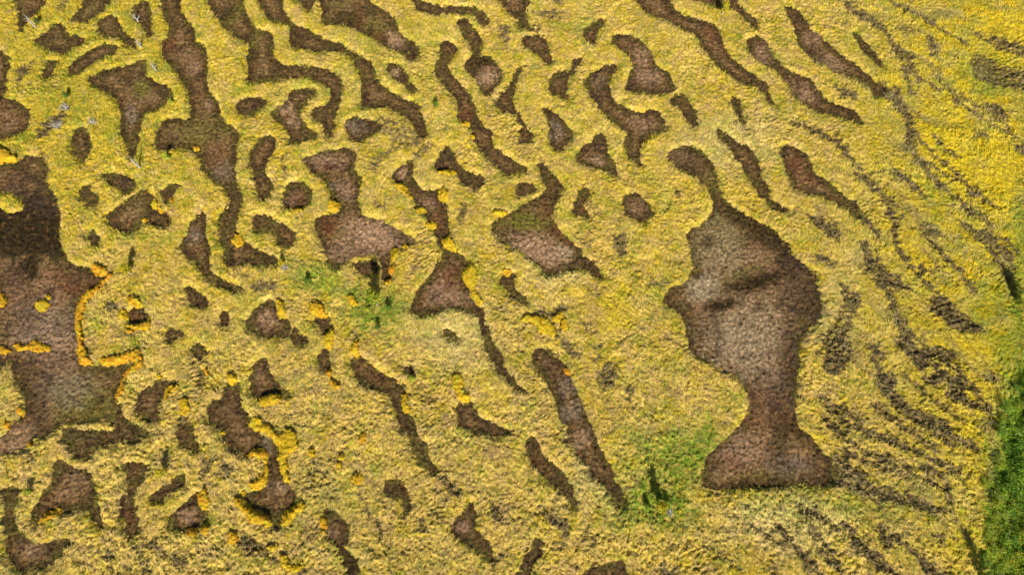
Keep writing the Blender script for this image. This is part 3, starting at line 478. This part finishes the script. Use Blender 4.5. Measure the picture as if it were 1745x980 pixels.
CM = mix(CM, (.20, .24, .02), .45*sm(-.05+1.5*fb(X, Y, 3.2, 4, 59)+.5*c3)*(1-sm(HE*2)))
CM *= 1.04*(1+.22*c3+.2*n20+.2*n10+.3*cmb)[..., None]
print('grid', X.shape)

# ---------------------------------------------------------------- sward and heath meshes
def grid_mesh(mask_v, Zf, Cf):
    """quads of the survey grid whose four corners are in mask"""
    q = mask_v[:-1, :-1] & mask_v[1:, :-1] & mask_v[:-1, 1:] & mask_v[1:, 1:]
    jj, ii = np.nonzero(q); a = jj*nx+ii; Q = np.stack([a, a+1, a+nx+1, a+nx], 1)
    used, inv = np.unique(Q.ravel(), return_inverse=True); Q = inv.reshape(-1, 4)
    xj, xi = np.divmod(used, nx)
    V = np.stack([JX.ravel()[used], JY.ravel()[used], Zf.ravel()[used]], 1)
    return V, Q, Cf.reshape(-1, 3)[used]
JX = X+(rng.random(X.shape)-.5)*CELL*.55; JY = Y+(rng.random(X.shape)-.5)*CELL*.55
heath_m = (HE+.7*c3+.3*c2 > .34) & (HE > .12) & (S > .1)
keep = inside_map & (S > -.42)
# split by cell so that the two share no face
def cells(mask_c):
    jj, ii = np.nonzero(mask_c); a = jj*nx+ii; Q = np.stack([a, a+1, a+nx+1, a+nx], 1)
    used, inv = np.unique(Q.ravel(), return_inverse=True)
    return used, inv.reshape(-1, 4)
kc = keep[:-1, :-1] & keep[1:, :-1] & keep[:-1, 1:] & keep[1:, 1:]; hc = heath_m[:-1, :-1] & kc
def sample(x, y):
    i = np.clip(np.rint((x-XS[0])/CELL).astype(int), 0, nx-1); j = np.clip(np.rint((y-YS[0])/CELL).astype(int), 0, ny-1); return j, i
AZ = 6*fb(X, Y, 7, 2, 96)+1.5*c2
NB = 1250000
bx = rng.uniform(-58, 58, NB); by = rng.uniform(-6, 59, NB); bj, bi = sample(bx, by)
ok = inside_map[bj, bi] & (S[bj, bi] > .02-.55*sm(-.15+1.8*n_soft[bj, bi]+.9*c2[bj, bi])) & (PX[bj, bi] > -60) & (PX[bj, bi] < 1805) & (PY[bj, bi] > -40) & (PY[bj, bi] < 1020)
bx, by, bj, bi = bx[ok], by[ok], bj[ok], bi[ok]
ish = heath_m[bj, bi]
def tint(c, r, amt=.5):
    n = len(c); out = c.copy()
    k = r.random(n)
    out = np.where((k < .22*amt*2)[:, None], out*np.array([1.3, 1.25, 1.7]), out)      # bleached straw
    out = np.where(((k > .80))[:, None], out*np.array([.5, .68, .6]), out)                   # darker, greener leaves
    out = np.where(((k > .66) & (k < .80))[:, None], out*np.array([.62, .85, .5]), out)
    return out
def sward(name, cm, sel, ln, wd, lo, hi, mat):
    used, Q = cells(cm); V = np.stack([JX.ravel()[used], JY.ravel()[used], ZM.ravel()[used]], 1); C = CM.reshape(-1, 3)[used]
    j, i = bj[sel], bi[sel]
    BV, BC = blades(bx[sel], by[sel], np.maximum(ZM[j, i], -.03)-.03, tint(CM[j, i], rng), ln, wd, lo, hi, az=AZ[j, i])
    T = np.arange(len(BV)).reshape(-1, 3)+len(V)
    return mesh_np(name, np.concatenate([V, BV]), quads=Q, tris=T, C=np.concatenate([C, BC]), mats=[mat])
tag(sward('bog_grass', kc & ~hc, ~ish, .23, .05, .1, .9, M_MAT), kind='stuff')
tag(sward('heath_scrub', hc, ish, .2, .09, .25, 1.2, M_HEATH), kind='stuff')

# ---------------------------------------------------------------- the pools
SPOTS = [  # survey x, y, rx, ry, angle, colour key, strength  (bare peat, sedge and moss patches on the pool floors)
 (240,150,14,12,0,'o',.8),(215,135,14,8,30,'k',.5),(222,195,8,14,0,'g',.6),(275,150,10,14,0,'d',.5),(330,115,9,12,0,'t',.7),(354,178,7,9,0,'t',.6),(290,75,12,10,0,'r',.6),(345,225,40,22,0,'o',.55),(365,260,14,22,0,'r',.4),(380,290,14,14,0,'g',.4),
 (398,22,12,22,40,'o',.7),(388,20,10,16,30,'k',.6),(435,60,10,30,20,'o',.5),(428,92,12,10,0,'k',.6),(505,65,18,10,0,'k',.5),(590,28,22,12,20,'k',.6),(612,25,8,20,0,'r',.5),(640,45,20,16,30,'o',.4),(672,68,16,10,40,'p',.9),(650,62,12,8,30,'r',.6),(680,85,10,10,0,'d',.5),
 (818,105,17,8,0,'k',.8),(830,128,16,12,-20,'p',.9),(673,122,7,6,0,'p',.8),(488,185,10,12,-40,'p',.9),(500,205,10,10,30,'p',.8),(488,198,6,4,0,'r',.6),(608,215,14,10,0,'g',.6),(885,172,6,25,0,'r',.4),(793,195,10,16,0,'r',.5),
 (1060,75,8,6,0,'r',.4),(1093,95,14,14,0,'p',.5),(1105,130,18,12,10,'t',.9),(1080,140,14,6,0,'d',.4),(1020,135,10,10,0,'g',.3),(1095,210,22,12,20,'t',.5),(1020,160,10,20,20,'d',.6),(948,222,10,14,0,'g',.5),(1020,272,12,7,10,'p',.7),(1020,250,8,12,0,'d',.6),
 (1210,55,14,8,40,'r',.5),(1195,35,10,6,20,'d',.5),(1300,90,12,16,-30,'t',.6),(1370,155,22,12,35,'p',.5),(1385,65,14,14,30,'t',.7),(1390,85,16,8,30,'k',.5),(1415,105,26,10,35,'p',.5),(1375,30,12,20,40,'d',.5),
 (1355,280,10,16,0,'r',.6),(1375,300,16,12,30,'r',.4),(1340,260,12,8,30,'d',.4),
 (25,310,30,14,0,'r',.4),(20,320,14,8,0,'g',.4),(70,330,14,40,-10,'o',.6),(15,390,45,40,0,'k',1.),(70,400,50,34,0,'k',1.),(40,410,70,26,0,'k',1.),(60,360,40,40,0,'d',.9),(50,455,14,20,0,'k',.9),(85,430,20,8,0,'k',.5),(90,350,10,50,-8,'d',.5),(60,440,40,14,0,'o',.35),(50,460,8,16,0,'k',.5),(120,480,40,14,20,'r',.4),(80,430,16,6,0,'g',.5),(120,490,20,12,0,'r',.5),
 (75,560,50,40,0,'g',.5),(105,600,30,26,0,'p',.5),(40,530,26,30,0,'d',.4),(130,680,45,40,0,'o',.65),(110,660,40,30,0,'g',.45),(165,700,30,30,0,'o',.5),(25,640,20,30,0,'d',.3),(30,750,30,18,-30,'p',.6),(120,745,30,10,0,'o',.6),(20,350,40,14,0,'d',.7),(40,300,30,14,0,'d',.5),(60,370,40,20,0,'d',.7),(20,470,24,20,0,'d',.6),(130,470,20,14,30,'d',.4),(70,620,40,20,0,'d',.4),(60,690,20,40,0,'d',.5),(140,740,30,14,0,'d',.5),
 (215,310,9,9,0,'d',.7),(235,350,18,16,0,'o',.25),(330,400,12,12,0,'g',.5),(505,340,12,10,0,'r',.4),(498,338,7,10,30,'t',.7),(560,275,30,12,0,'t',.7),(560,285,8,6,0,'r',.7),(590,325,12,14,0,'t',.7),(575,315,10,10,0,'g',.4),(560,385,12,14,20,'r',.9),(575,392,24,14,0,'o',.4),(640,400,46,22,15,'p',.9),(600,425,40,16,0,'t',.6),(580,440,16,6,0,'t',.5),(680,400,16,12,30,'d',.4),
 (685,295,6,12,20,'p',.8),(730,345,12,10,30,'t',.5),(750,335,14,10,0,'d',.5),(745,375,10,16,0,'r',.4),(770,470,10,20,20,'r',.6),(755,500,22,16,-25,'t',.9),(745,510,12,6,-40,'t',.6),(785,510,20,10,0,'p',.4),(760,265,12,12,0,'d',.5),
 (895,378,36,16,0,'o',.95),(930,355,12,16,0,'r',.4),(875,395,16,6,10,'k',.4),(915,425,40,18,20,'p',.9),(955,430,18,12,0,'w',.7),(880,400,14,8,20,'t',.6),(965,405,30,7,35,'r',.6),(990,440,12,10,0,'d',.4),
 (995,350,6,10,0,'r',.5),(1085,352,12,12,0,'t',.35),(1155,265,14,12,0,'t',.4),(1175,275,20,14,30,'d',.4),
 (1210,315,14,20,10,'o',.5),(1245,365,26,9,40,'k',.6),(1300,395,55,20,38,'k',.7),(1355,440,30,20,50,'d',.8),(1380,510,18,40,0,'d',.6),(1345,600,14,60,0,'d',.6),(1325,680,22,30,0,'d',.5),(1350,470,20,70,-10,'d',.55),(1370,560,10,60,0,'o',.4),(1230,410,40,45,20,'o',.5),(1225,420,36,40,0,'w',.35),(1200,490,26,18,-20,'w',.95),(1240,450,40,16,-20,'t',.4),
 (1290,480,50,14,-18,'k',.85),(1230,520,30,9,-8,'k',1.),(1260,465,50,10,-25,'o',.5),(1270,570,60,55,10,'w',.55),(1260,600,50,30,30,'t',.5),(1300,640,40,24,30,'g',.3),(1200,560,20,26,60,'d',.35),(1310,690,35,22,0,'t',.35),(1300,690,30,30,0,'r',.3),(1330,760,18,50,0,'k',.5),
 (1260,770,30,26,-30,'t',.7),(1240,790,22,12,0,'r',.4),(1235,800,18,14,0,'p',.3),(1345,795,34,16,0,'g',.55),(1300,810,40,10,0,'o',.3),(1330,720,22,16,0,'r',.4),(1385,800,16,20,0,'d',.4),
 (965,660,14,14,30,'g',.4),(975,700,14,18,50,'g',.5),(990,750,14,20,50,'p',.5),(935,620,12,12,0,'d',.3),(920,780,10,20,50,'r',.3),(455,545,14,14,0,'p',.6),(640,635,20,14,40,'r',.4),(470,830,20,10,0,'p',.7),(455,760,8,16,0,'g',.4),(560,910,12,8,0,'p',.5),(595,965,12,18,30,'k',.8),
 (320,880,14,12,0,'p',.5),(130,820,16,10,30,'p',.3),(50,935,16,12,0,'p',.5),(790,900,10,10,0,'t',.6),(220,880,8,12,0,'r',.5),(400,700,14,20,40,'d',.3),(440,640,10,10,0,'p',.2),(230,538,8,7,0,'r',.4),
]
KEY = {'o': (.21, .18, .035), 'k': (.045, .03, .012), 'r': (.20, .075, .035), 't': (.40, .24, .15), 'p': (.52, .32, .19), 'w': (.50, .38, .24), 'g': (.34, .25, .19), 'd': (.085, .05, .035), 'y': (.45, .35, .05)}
p1 = fb(X, Y, 2.2, 3, 70); p2 = fb(X, Y, .8, 3, 71); p3 = fb(X, Y, .33, 2, 72); ridg = 1-np.abs(fb(X, Y, .5, 2, 73))*2.2
CP = np.broadcast_to(np.array((.26, .15, .062)), X.shape+(3,)).copy()
CP = mix(CP, (.44, .25, .15), .75*sm((-S-.7)/1.6+.8*p1))
CP = mix(CP, (.15, .065, .04), .5*sm(.1+1.3*p2))
CP = mix(CP, (.21, .16, .045), sm(TONE*.9+1.0*p1*.6+.2*p2)*.8)
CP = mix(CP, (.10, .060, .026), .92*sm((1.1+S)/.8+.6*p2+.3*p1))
CP = mix(CP, (.17, .15, .03), .7*sm((.8+S)/.7)*sm(.3+2*p1))
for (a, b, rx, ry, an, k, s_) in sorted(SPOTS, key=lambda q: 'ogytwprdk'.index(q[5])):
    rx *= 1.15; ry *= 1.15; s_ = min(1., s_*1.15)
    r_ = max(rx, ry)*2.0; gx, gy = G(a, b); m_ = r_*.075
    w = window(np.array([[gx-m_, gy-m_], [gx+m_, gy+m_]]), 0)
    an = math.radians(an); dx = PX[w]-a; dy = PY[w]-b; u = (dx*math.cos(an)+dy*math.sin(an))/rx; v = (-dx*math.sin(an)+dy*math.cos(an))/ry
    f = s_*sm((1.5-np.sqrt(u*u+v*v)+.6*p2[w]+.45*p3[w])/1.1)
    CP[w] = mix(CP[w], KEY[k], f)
mott = fb(X, Y, .24, 2, 74); m2 = fb(X, Y, .55, 3, 76)
CP = mix(CP, (.36, .18, .055), .5*sm(-.1+1.7*m2)); CP = mix(CP, (.07, .042, .022), .75*sm(-.12+1.9*fb(X, Y, 1.6, 4, 78))); CP = mix(CP, (.17, .15, .035), .4*sm(-.15+1.6*fb(X, Y, .7, 3, 77)))
CP *= np.array([.60, .59, .52])*np.clip(1+1.0*mott+.5*p3+.4*ridg-.2, .3, 2)[..., None]
ZP = .05*p2+.05*ridg*sm(.6+p1)+.09*p3+.05*fb(X, Y, .22, 1, 75)-.03
NP = 520000
qx = rng.uniform(-58, 58, NP); qy = rng.uniform(-6, 59, NP); qj, qi = sample(qx, qy)
ok = (S[qj, qi] < .12) & (PX[qj, qi] > -40) & (PX[qj, qi] < 1785) & (PY[qj, qi] > -30) & (PY[qj, qi] < 1010); qx, qy, qj, qi = qx[ok], qy[ok], qj[ok], qi[ok]
# more sedge near the rims and on olive floors
CPl = CP.mean(2); dens = .45+.55*sm((S[qj, qi]+.9)/.8)+.4*TONE[qj, qi]; ok = rng.random(len(qx)) < dens
qx, qy, qj, qi = qx[ok], qy[ok], qj[ok], qi[ok]; qo = OWN[qj, qi]
for n, (lab, pts, tone, soft) in enumerate(POOLS):
    m = (OWN == n) & (S < .3) & inside_map
    mc = m[:-1, :-1] & m[1:, :-1] & m[:-1, 1:] & m[1:, 1:]
    if not mc.any(): print('EMPTY pool', lab); continue
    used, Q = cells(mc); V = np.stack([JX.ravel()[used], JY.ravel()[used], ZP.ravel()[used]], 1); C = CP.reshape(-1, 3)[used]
    s = qo == n; j, i = qj[s], qi[s]
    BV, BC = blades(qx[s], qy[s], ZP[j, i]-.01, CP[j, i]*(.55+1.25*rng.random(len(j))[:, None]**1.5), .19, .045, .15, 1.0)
    T = np.arange(len(BV)).reshape(-1, 3)+len(V)
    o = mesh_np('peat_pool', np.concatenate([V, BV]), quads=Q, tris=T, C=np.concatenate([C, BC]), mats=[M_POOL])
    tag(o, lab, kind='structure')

# ---------------------------------------------------------------- moss cushions
for n, (lab, pts, orange) in enumerate(MOSS):
    tk = pts.split()
    if 'O' in tk:
        sh = tk[0]; a, b, rx, ry = map(float, tk[2:6]); ph = rng.random()*6.28
        P_ = [(SX[sh[0]]+(a+rx*math.cos(t)*(1+.08*math.sin(3*t+ph)))/3.92, SY[sh[1]]+(b+ry*math.sin(t)*(1+.08*math.sin(2*t+ph)))/3.92) for t in np.arange(14)*2*math.pi/14]
    else: P_ = parse(pts)
    poly = smooth_poly(to_ground(P_)); cx, cy = poly.mean(0)
    c_ = .075; gx = np.arange(poly[:, 0].min()-.3, poly[:, 0].max()+.3, c_); gy = np.arange(poly[:, 1].min()-.3, poly[:, 1].max()+.3, c_)
    xx, yy = np.meshgrid(gx, gy); d = -sdf(poly, xx+.10*fb(xx, yy, .4, 2, 80), yy+.10*fb(xx, yy, .4, 2, 81))
    j, i = sample(xx, yy); base = np.maximum(bank[j, i], -.02)+.11+.08*sm(S[j, i]/.4)
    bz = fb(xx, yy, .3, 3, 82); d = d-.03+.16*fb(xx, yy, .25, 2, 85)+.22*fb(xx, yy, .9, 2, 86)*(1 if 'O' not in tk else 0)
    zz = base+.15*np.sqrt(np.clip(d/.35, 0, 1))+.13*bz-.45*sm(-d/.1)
    cc = np.broadcast_to(np.array((.50, .33, .014)), xx.shape+(3,)).copy()
    cc = mix(cc, (.52, .24, .014), sm(orange*1.25-.1+.7*fb(xx, yy, .7, 2, 83)))
    cc = mix(cc, (.30, .17, .03), .8*sm(-.15+1.7*fb(xx, yy, .35, 3, 87)))
    cc = mix(cc, (.42, .38, .03), sm(.0+1.4*fb(xx, yy, .5, 3, 84)+(.15 if orange < .15 else -.1)))
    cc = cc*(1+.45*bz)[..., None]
    mv = d > -.09; mc = mv[:-1, :-1] & mv[1:, :-1] & mv[:-1, 1:] & mv[1:, 1:]
    jj, ii = np.nonzero(mc); w_ = len(gx); a = jj*w_+ii; Q = np.stack([a, a+1, a+w_+1, a+w_], 1); used, inv = np.unique(Q.ravel(), return_inverse=True)
    V = np.stack([xx.ravel()[used], yy.ravel()[used], zz.ravel()[used]], 1); C = cc.reshape(-1, 3)[used]
    k_ = int(len(V)*1.2); s = rng.integers(0, len(V), k_)
    BV, BC = blades(V[s, 0], V[s, 1], V[s, 2]-.01, C[s]*(.6+.6*rng.random(k_)[:, None]), .11, .05, .1, .9); V2 = np.concatenate([V, BV])-np.array([cx, cy, 0])
    o = mesh_np('moss_cushion', V2, quads=inv.reshape(-1, 4), tris=np.arange(len(BV)).reshape(-1, 3)+len(V), C=np.concatenate([C, BC]), mats=[M_MOSS])
    o.location = (cx, cy, 0); tag(o, lab, 'moss', 'yellow and orange moss cushions on the pool banks')

# ---------------------------------------------------------------- trees and shrubs
def zat(x, y):
    j, i = sample(np.array([x]), np.array([y])); return float(max(ZM[j[0], i[0]], -.05))
def tube(V, Fq, pts, rad, n=6):
    pts = [np.array(p, float) for p in pts]; b0 = len(V)
    for k, p in enumerate(pts):
        d = pts[min(k+1, len(pts)-1)]-pts[max(k-1, 0)]; d /= np.linalg.norm(d)+1e-9
        a = np.cross(d, (0.3, 1, .1)); a /= np.linalg.norm(a); b = np.cross(d, a)
        for q in range(n):
            t = 2*math.pi*q/n; V.append(p+rad[k]*(a*math.cos(t)+b*math.sin(t)))
    for k in range(len(pts)-1):
        for q in range(n):
            Fq.append((b0+k*n+q, b0+k*n+(q+1) % n, b0+(k+1)*n+(q+1) % n, b0+(k+1)*n+q))
def skeleton(h, r0, lean, nb, spread, seed, start=.3, droop=.0, crook=.05, fork=0):
    r = np.random.default_rng(seed); V = []; Q = []; tips = []
    pts = []; 
    for k in range(7):
        t = k/6; pts.append((lean[0]*t*h+crook*h*(r.random()-.5)*(k > 0), lean[1]*t*h+crook*h*(r.random()-.5)*(k > 0), t*h))
    tube(V, Q, pts, [r0*(1-.85*k/6) for k in range(7)], 7)
    for b in range(nb):
        t = start+(1-start)*(b+r.random()*.8)/nb; t = min(t, .98); f = t*6; k = int(f); p = np.array(pts[k])*(1-(f-k))+np.array(pts[min(k+1, 6)])*(f-k)
        a = b*2.4+r.random(); L = spread*(1.1-t*.75)*(.6+.6*r.random()); up = .35+.5*r.random()-droop
        e = p+np.array((math.cos(a)*L, math.sin(a)*L, up*L)); m = (p+e)/2+np.array((0, 0, .08*L))+(r.random(3)-.5)*.12*L
        rb = r0*(1-.85*t)*.55+.006
        tube(V, Q, [p, m, e], [rb, rb*.65, rb*.3], 5); tips += [m, e]
        for s in range(2):
            e2 = m+(e-m)*.4*s+np.array((math.cos(a+1.2*(s*2-1))*L*.4, math.sin(a+1.2*(s*2-1))*L*.4, .2*L)); tube(V, Q, [m+(e-m)*.4*s, e2], [rb*.5, rb*.2], 4); tips.append(e2)
    return np.array(V), Q, np.array(tips)
def leaf_cloud(tips, n, spread, size, cols, seed):
    r = np.random.default_rng(seed); k = r.integers(0, len(tips), n); p = tips[k]+r.normal(0, spread, (n, 3)); p[:, 2] = np.maximum(p[:, 2], .05)
    a = r.normal(size=(n, 3)); a /= np.linalg.norm(a, axis=1)[:, None]; b = r.normal(size=(n, 3)); b -= (a*b).sum(1)[:, None]*a; b /= np.linalg.norm(b, axis=1)[:, None]
    s = size*(.6+.8*r.random(n))[:, None]
    V = np.stack([p-a*s*.5, p+b*s*.35, p+a*s*.5, p-b*s*.35], 1).reshape(-1, 3)
    cl = np.array(cols)[r.integers(0, len(cols), len(tips))][k]*(.7+.6*r.random(n))[:, None]
    return V, np.arange(n*4).reshape(-1, 4), np.repeat(cl, 4, 0)
def tree(name, label, cat, px, py, h, kind, seed, group=None, lean=(0, 0)):
    x, y = G(px, py, .3); root = empty(name, (x, y, zat(x, y)-.06)); tag(root, label, cat, group)
    if kind == 'snag':
        V, Q, T = skeleton(h, .10, lean, 7, .45, seed, .25, .1, .08); mesh_np('trunk', V, quads=Q, mats=[M_DEAD], parent=root)
    elif kind == 'brush':
        r = np.random.default_rng(seed); V = []; Q = []
        for s in range(16):
            a = r.random()*6.28; L = h*(.5+.6*r.random()); e = np.array((math.cos(a)*L*.75, math.sin(a)*L*.75, L*(.35+.5*r.random()))); m = e*.5+(r.random(3)-.5)*.15
            tube(V, Q, [(0, 0, 0), m, e], [.032, .024, .008], 4)
            for q in range(2): tube(V, Q, [m+(e-m)*.4*q, m+(e-m)*.4*q+(r.random(3)-[.5, .5, .2])*.45*L], [.016, .006], 4)
        mesh_np('branches', np.array(V), quads=Q, mats=[M_DEAD], parent=root)
    else:
        cols, nl, sp, nb, size = {
            'yellow_birch': ([(.58, .45, .02), (.50, .42, .03), (.40, .38, .03)], 700, .34, 9, .13),
            'green_birch': ([(.30, .34, .03), (.42, .42, .03), (.13, .22, .02)], 850, .32, 16, .15),
            'green_shrub': ([(.13, .24, .02), (.22, .32, .03), (.07, .14, .015)], 700, .40, 8, .12),
            'lime_shrub': ([(.38, .46, .03), (.25, .36, .03), (.5, .48, .04)], 600, .34, 7, .12),
            'spruce': ([(.09, .17, .03), (.13, .21, .03)], 700, .26, 16, .10)}[kind]
        V, Q, T = skeleton(h, .025+.02*h, lean, nb, sp*(h/2.2)**.5, seed, .25 if 'shrub' not in kind else .1)
        mesh_np('trunk', V, quads=Q, mats=[M_BARK], parent=root)
        LV, LQ, LC = leaf_cloud(T, int(nl*h/2), .07+.022*h, size, cols, seed+5); mesh_np('crown', LV, quads=LQ, C=LC, mats=[M_LEAF], parent=root)
    return root
TREES = [
 ('dead_tree', "tall grey dead tree leaning at the pool edge in the top left corner", 'tree', 60, 45, 1.9, 'snag', 1),
 ('dead_tree', "bright white crooked dead tree standing in the dark narrow pool at the top", 'tree', 233, 32, 1.2, 'snag', 2),
 ('dead_tree', "pale silver dead tree at the tail tip of the three pointed pool", 'tree', 238, 285, 2.0, 'snag', 3),
 ('dead_tree', "thin tan dead tree at the upper corner of the three pointed pool", 'tree', 265, 118, 1.3, 'snag', 4),
 ('dead_tree', "thin tan dead tree at the tapered end of the wedge shaped olive pool", 'tree', 240, 78, 1.2, 'snag', 5),
 ('dead_shrub', "spreading silver grey dead shrub beside the leaf shaped pool's left side", 'shrub', 100, 214, 1.1, 'brush', 6),
 ('dead_shrub', "pale grey dead shrub above the spreading silver one", 'shrub', 112, 184, .8, 'brush', 7),
 ('dead_shrub', "small pale dead shrub right of the leaf shaped pool", 'shrub', 160, 208, .7, 'brush', 8),
 ('dead_shrub', "small grey dead shrub in the grass at the tip of the winding pool, left centre", 'shrub', 486, 457, .5, 'brush', 9),
 ('dead_shrub', "tiny grey dead shrub in the green patch beside the lower birch", 'shrub', 1143, 875, .55, 'brush', 10),
 ('birch_tree', "tallest green birch, casting a long shadow onto the hourglass pool at left centre", 'tree', 642, 519, 3.3, 'green_birch', 11),
 ('birch_tree', "young golden birch with a white stem at the top edge of the picture", 'tree', 1231, 23, 2.0, 'yellow_birch', 12),
 ('birch_tree', "young yellow birch in the grass right of the great dark left pool", 'tree', 222, 466, 1.9, 'yellow_birch', 13),
 ('birch_tree', "sparse yellow birch in the green patch left of the greatest pool's foot", 'tree', 1122, 866, 2.6, 'yellow_birch', 14),
 ('birch_sapling', "little yellow birch sapling above the slanted bar shaped pool", 'sapling', 281, 808, 1.4, 'yellow_birch', 15),
 ('birch_sapling', "little yellow green sapling below the silver dead tree", 'sapling', 286, 270, 1.1, 'lime_shrub', 16),
 ('birch_sapling', "little yellow sapling at the frayed tip near the long birch shadow's left", 'sapling', 481, 450, .9, 'yellow_birch', 17),
 ('birch_sapling', "little lime seedling just right of the club shaped pool", 'sapling', 703, 647, .9, 'lime_shrub', 18),
 ('green_shrub', "bright lime shrub between the hook shaped pool and the tent shaped pool", 'shrub', 50, 840, .9, 'lime_shrub', 19),
 ('green_shrub', "green shrub in the grass left of the long birch shadow", 'shrub', 525, 480, .9, 'green_shrub', 20),
 ('green_shrub', "green shrub in the grass between the two long upper middle pools", 'shrub', 743, 180, .8, 'green_shrub', 21),
 ('green_shrub', "green shrub at the right foot of the tallest birch", 'shrub', 662, 528, .9, 'green_shrub', 22),
 ('green_shrub', "lime shrub at the left foot of the tallest birch", 'shrub', 628, 530, .7, 'lime_shrub', 23),
 ('green_shrub', "green shrub at the left foot of the sparse yellow birch", 'shrub', 1102, 862, .8, 'green_shrub', 24),
 ('green_shrub', "dark green shrub behind the sparse yellow birch", 'shrub', 1122, 848, .8, 'green_shrub', 25),
 ('green_shrub', "green shrub right of the sparse yellow birch", 'shrub', 1136, 856, .8, 'green_shrub', 31),
 ('green_shrub', "lime shrub at the rim of the three pointed pool's right lobe", 'shrub', 292, 175, .5, 'lime_shrub', 26),
 ('spruce_seedling', "dark little spruce seedling below the tallest birch", 'sapling', 645, 560, .8, 'spruce', 27),
 ('spruce_seedling', "dark little spruce seedling left of the three pointed pool at upper left", 'sapling', 115, 165, .9, 'spruce', 28),
 ('spruce_seedling', "dark little spruce seedling beside the leaning grey dead tree in the corner", 'sapling', 65, 38, .8, 'spruce', 29),
 ('birch_tree', "dense green birch at the thicket's left edge by the bottom", 'tree', 1674, 990, 3.0, 'green_birch', 30),
 ('birch_tree', "dense green birch at the right edge beside the dark ditch", 'tree', 1752, 545, 3.4, 'green_birch', 32),
]
for t in TREES: tree(*t)

# willow thicket along the right edge
def willow(seed, tone):
    r = np.random.default_rng(seed); V = []; Q = []; tips = []
    for s in range(9):
        a = r.random()*6.28; L = .35+.45*r.random(); e = np.array((math.cos(a)*L, math.sin(a)*L, .45+.45*r.random())); m = e*.5+(r.random(3)-.5)*.12
        tube(V, Q, [(0, 0, -.1), m, e], [.03, .022, .008], 4); tips += [m*1.2, e, e*[.7, .7, 1.05]]
    return (np.array(V), Q)+leaf_cloud(np.array(tips), 760, .17, .12, tone, seed)
tones = [[(.19, .34, .03), (.32, .43, .04), (.08, .17, .015)], [(.34, .42, .03), (.22, .34, .03), (.45, .44, .04)], [(.10, .24, .03), (.18, .30, .03), (.30, .36, .03)]]
protos = []
for q in range(6):
    V, Q, LV, LQ, LC = willow(100+q, tones[q % 3]); root = empty('willow_shrub', (0, 0, 0))
    a = mesh_np('stems', V, quads=Q, mats=[M_BARK], parent=root); b = mesh_np('foliage', LV, quads=LQ, C=LC, mats=[M_LEAF], parent=root); protos.append((root, a, b))
r = np.random.default_rng(5); k = 0; TP = to_ground(thicket)
for yy in np.arange(-6, 31, .88):
    for xx in np.arange(36, 60, .95):
        x = xx+r.uniform(-.45, .45)+(.45 if int(yy/.88) % 2 else 0); y = yy+r.uniform(-.35, .35); px, py = Ginv(x, y)
        if px > 1775+max(0, 0) or py > 1020 or py < 590: continue
        if sdf(TP, np.array([x]), np.array([y]))[0] > 1.3*r.random()**3-.35: continue
        root, a, b = protos[int(r.integers(0, 6))]
        if k >= 6:
            nr = root.copy(); col.objects.link(nr)
            for c in (a, b): d = c.copy(); d.parent = nr; col.objects.link(d)
        else: nr = protos[k][0]
        nr.location = (x, y, zat(x, y)-.03); s = r.uniform(.55, 1.2)*min(1, .62-.16*sdf(TP, np.array([x]), np.array([y]))[0]); nr.scale = (s, s, s*r.uniform(.55, .9)); nr.rotation_euler = (0, 0, r.random()*6.28)
        tag(nr, "low leafy green willow shrub packed into the thicket along the right edge", 'shrub', 'willow shrubs packed in the thicket along the right edge'); k += 1
print('willows', k)
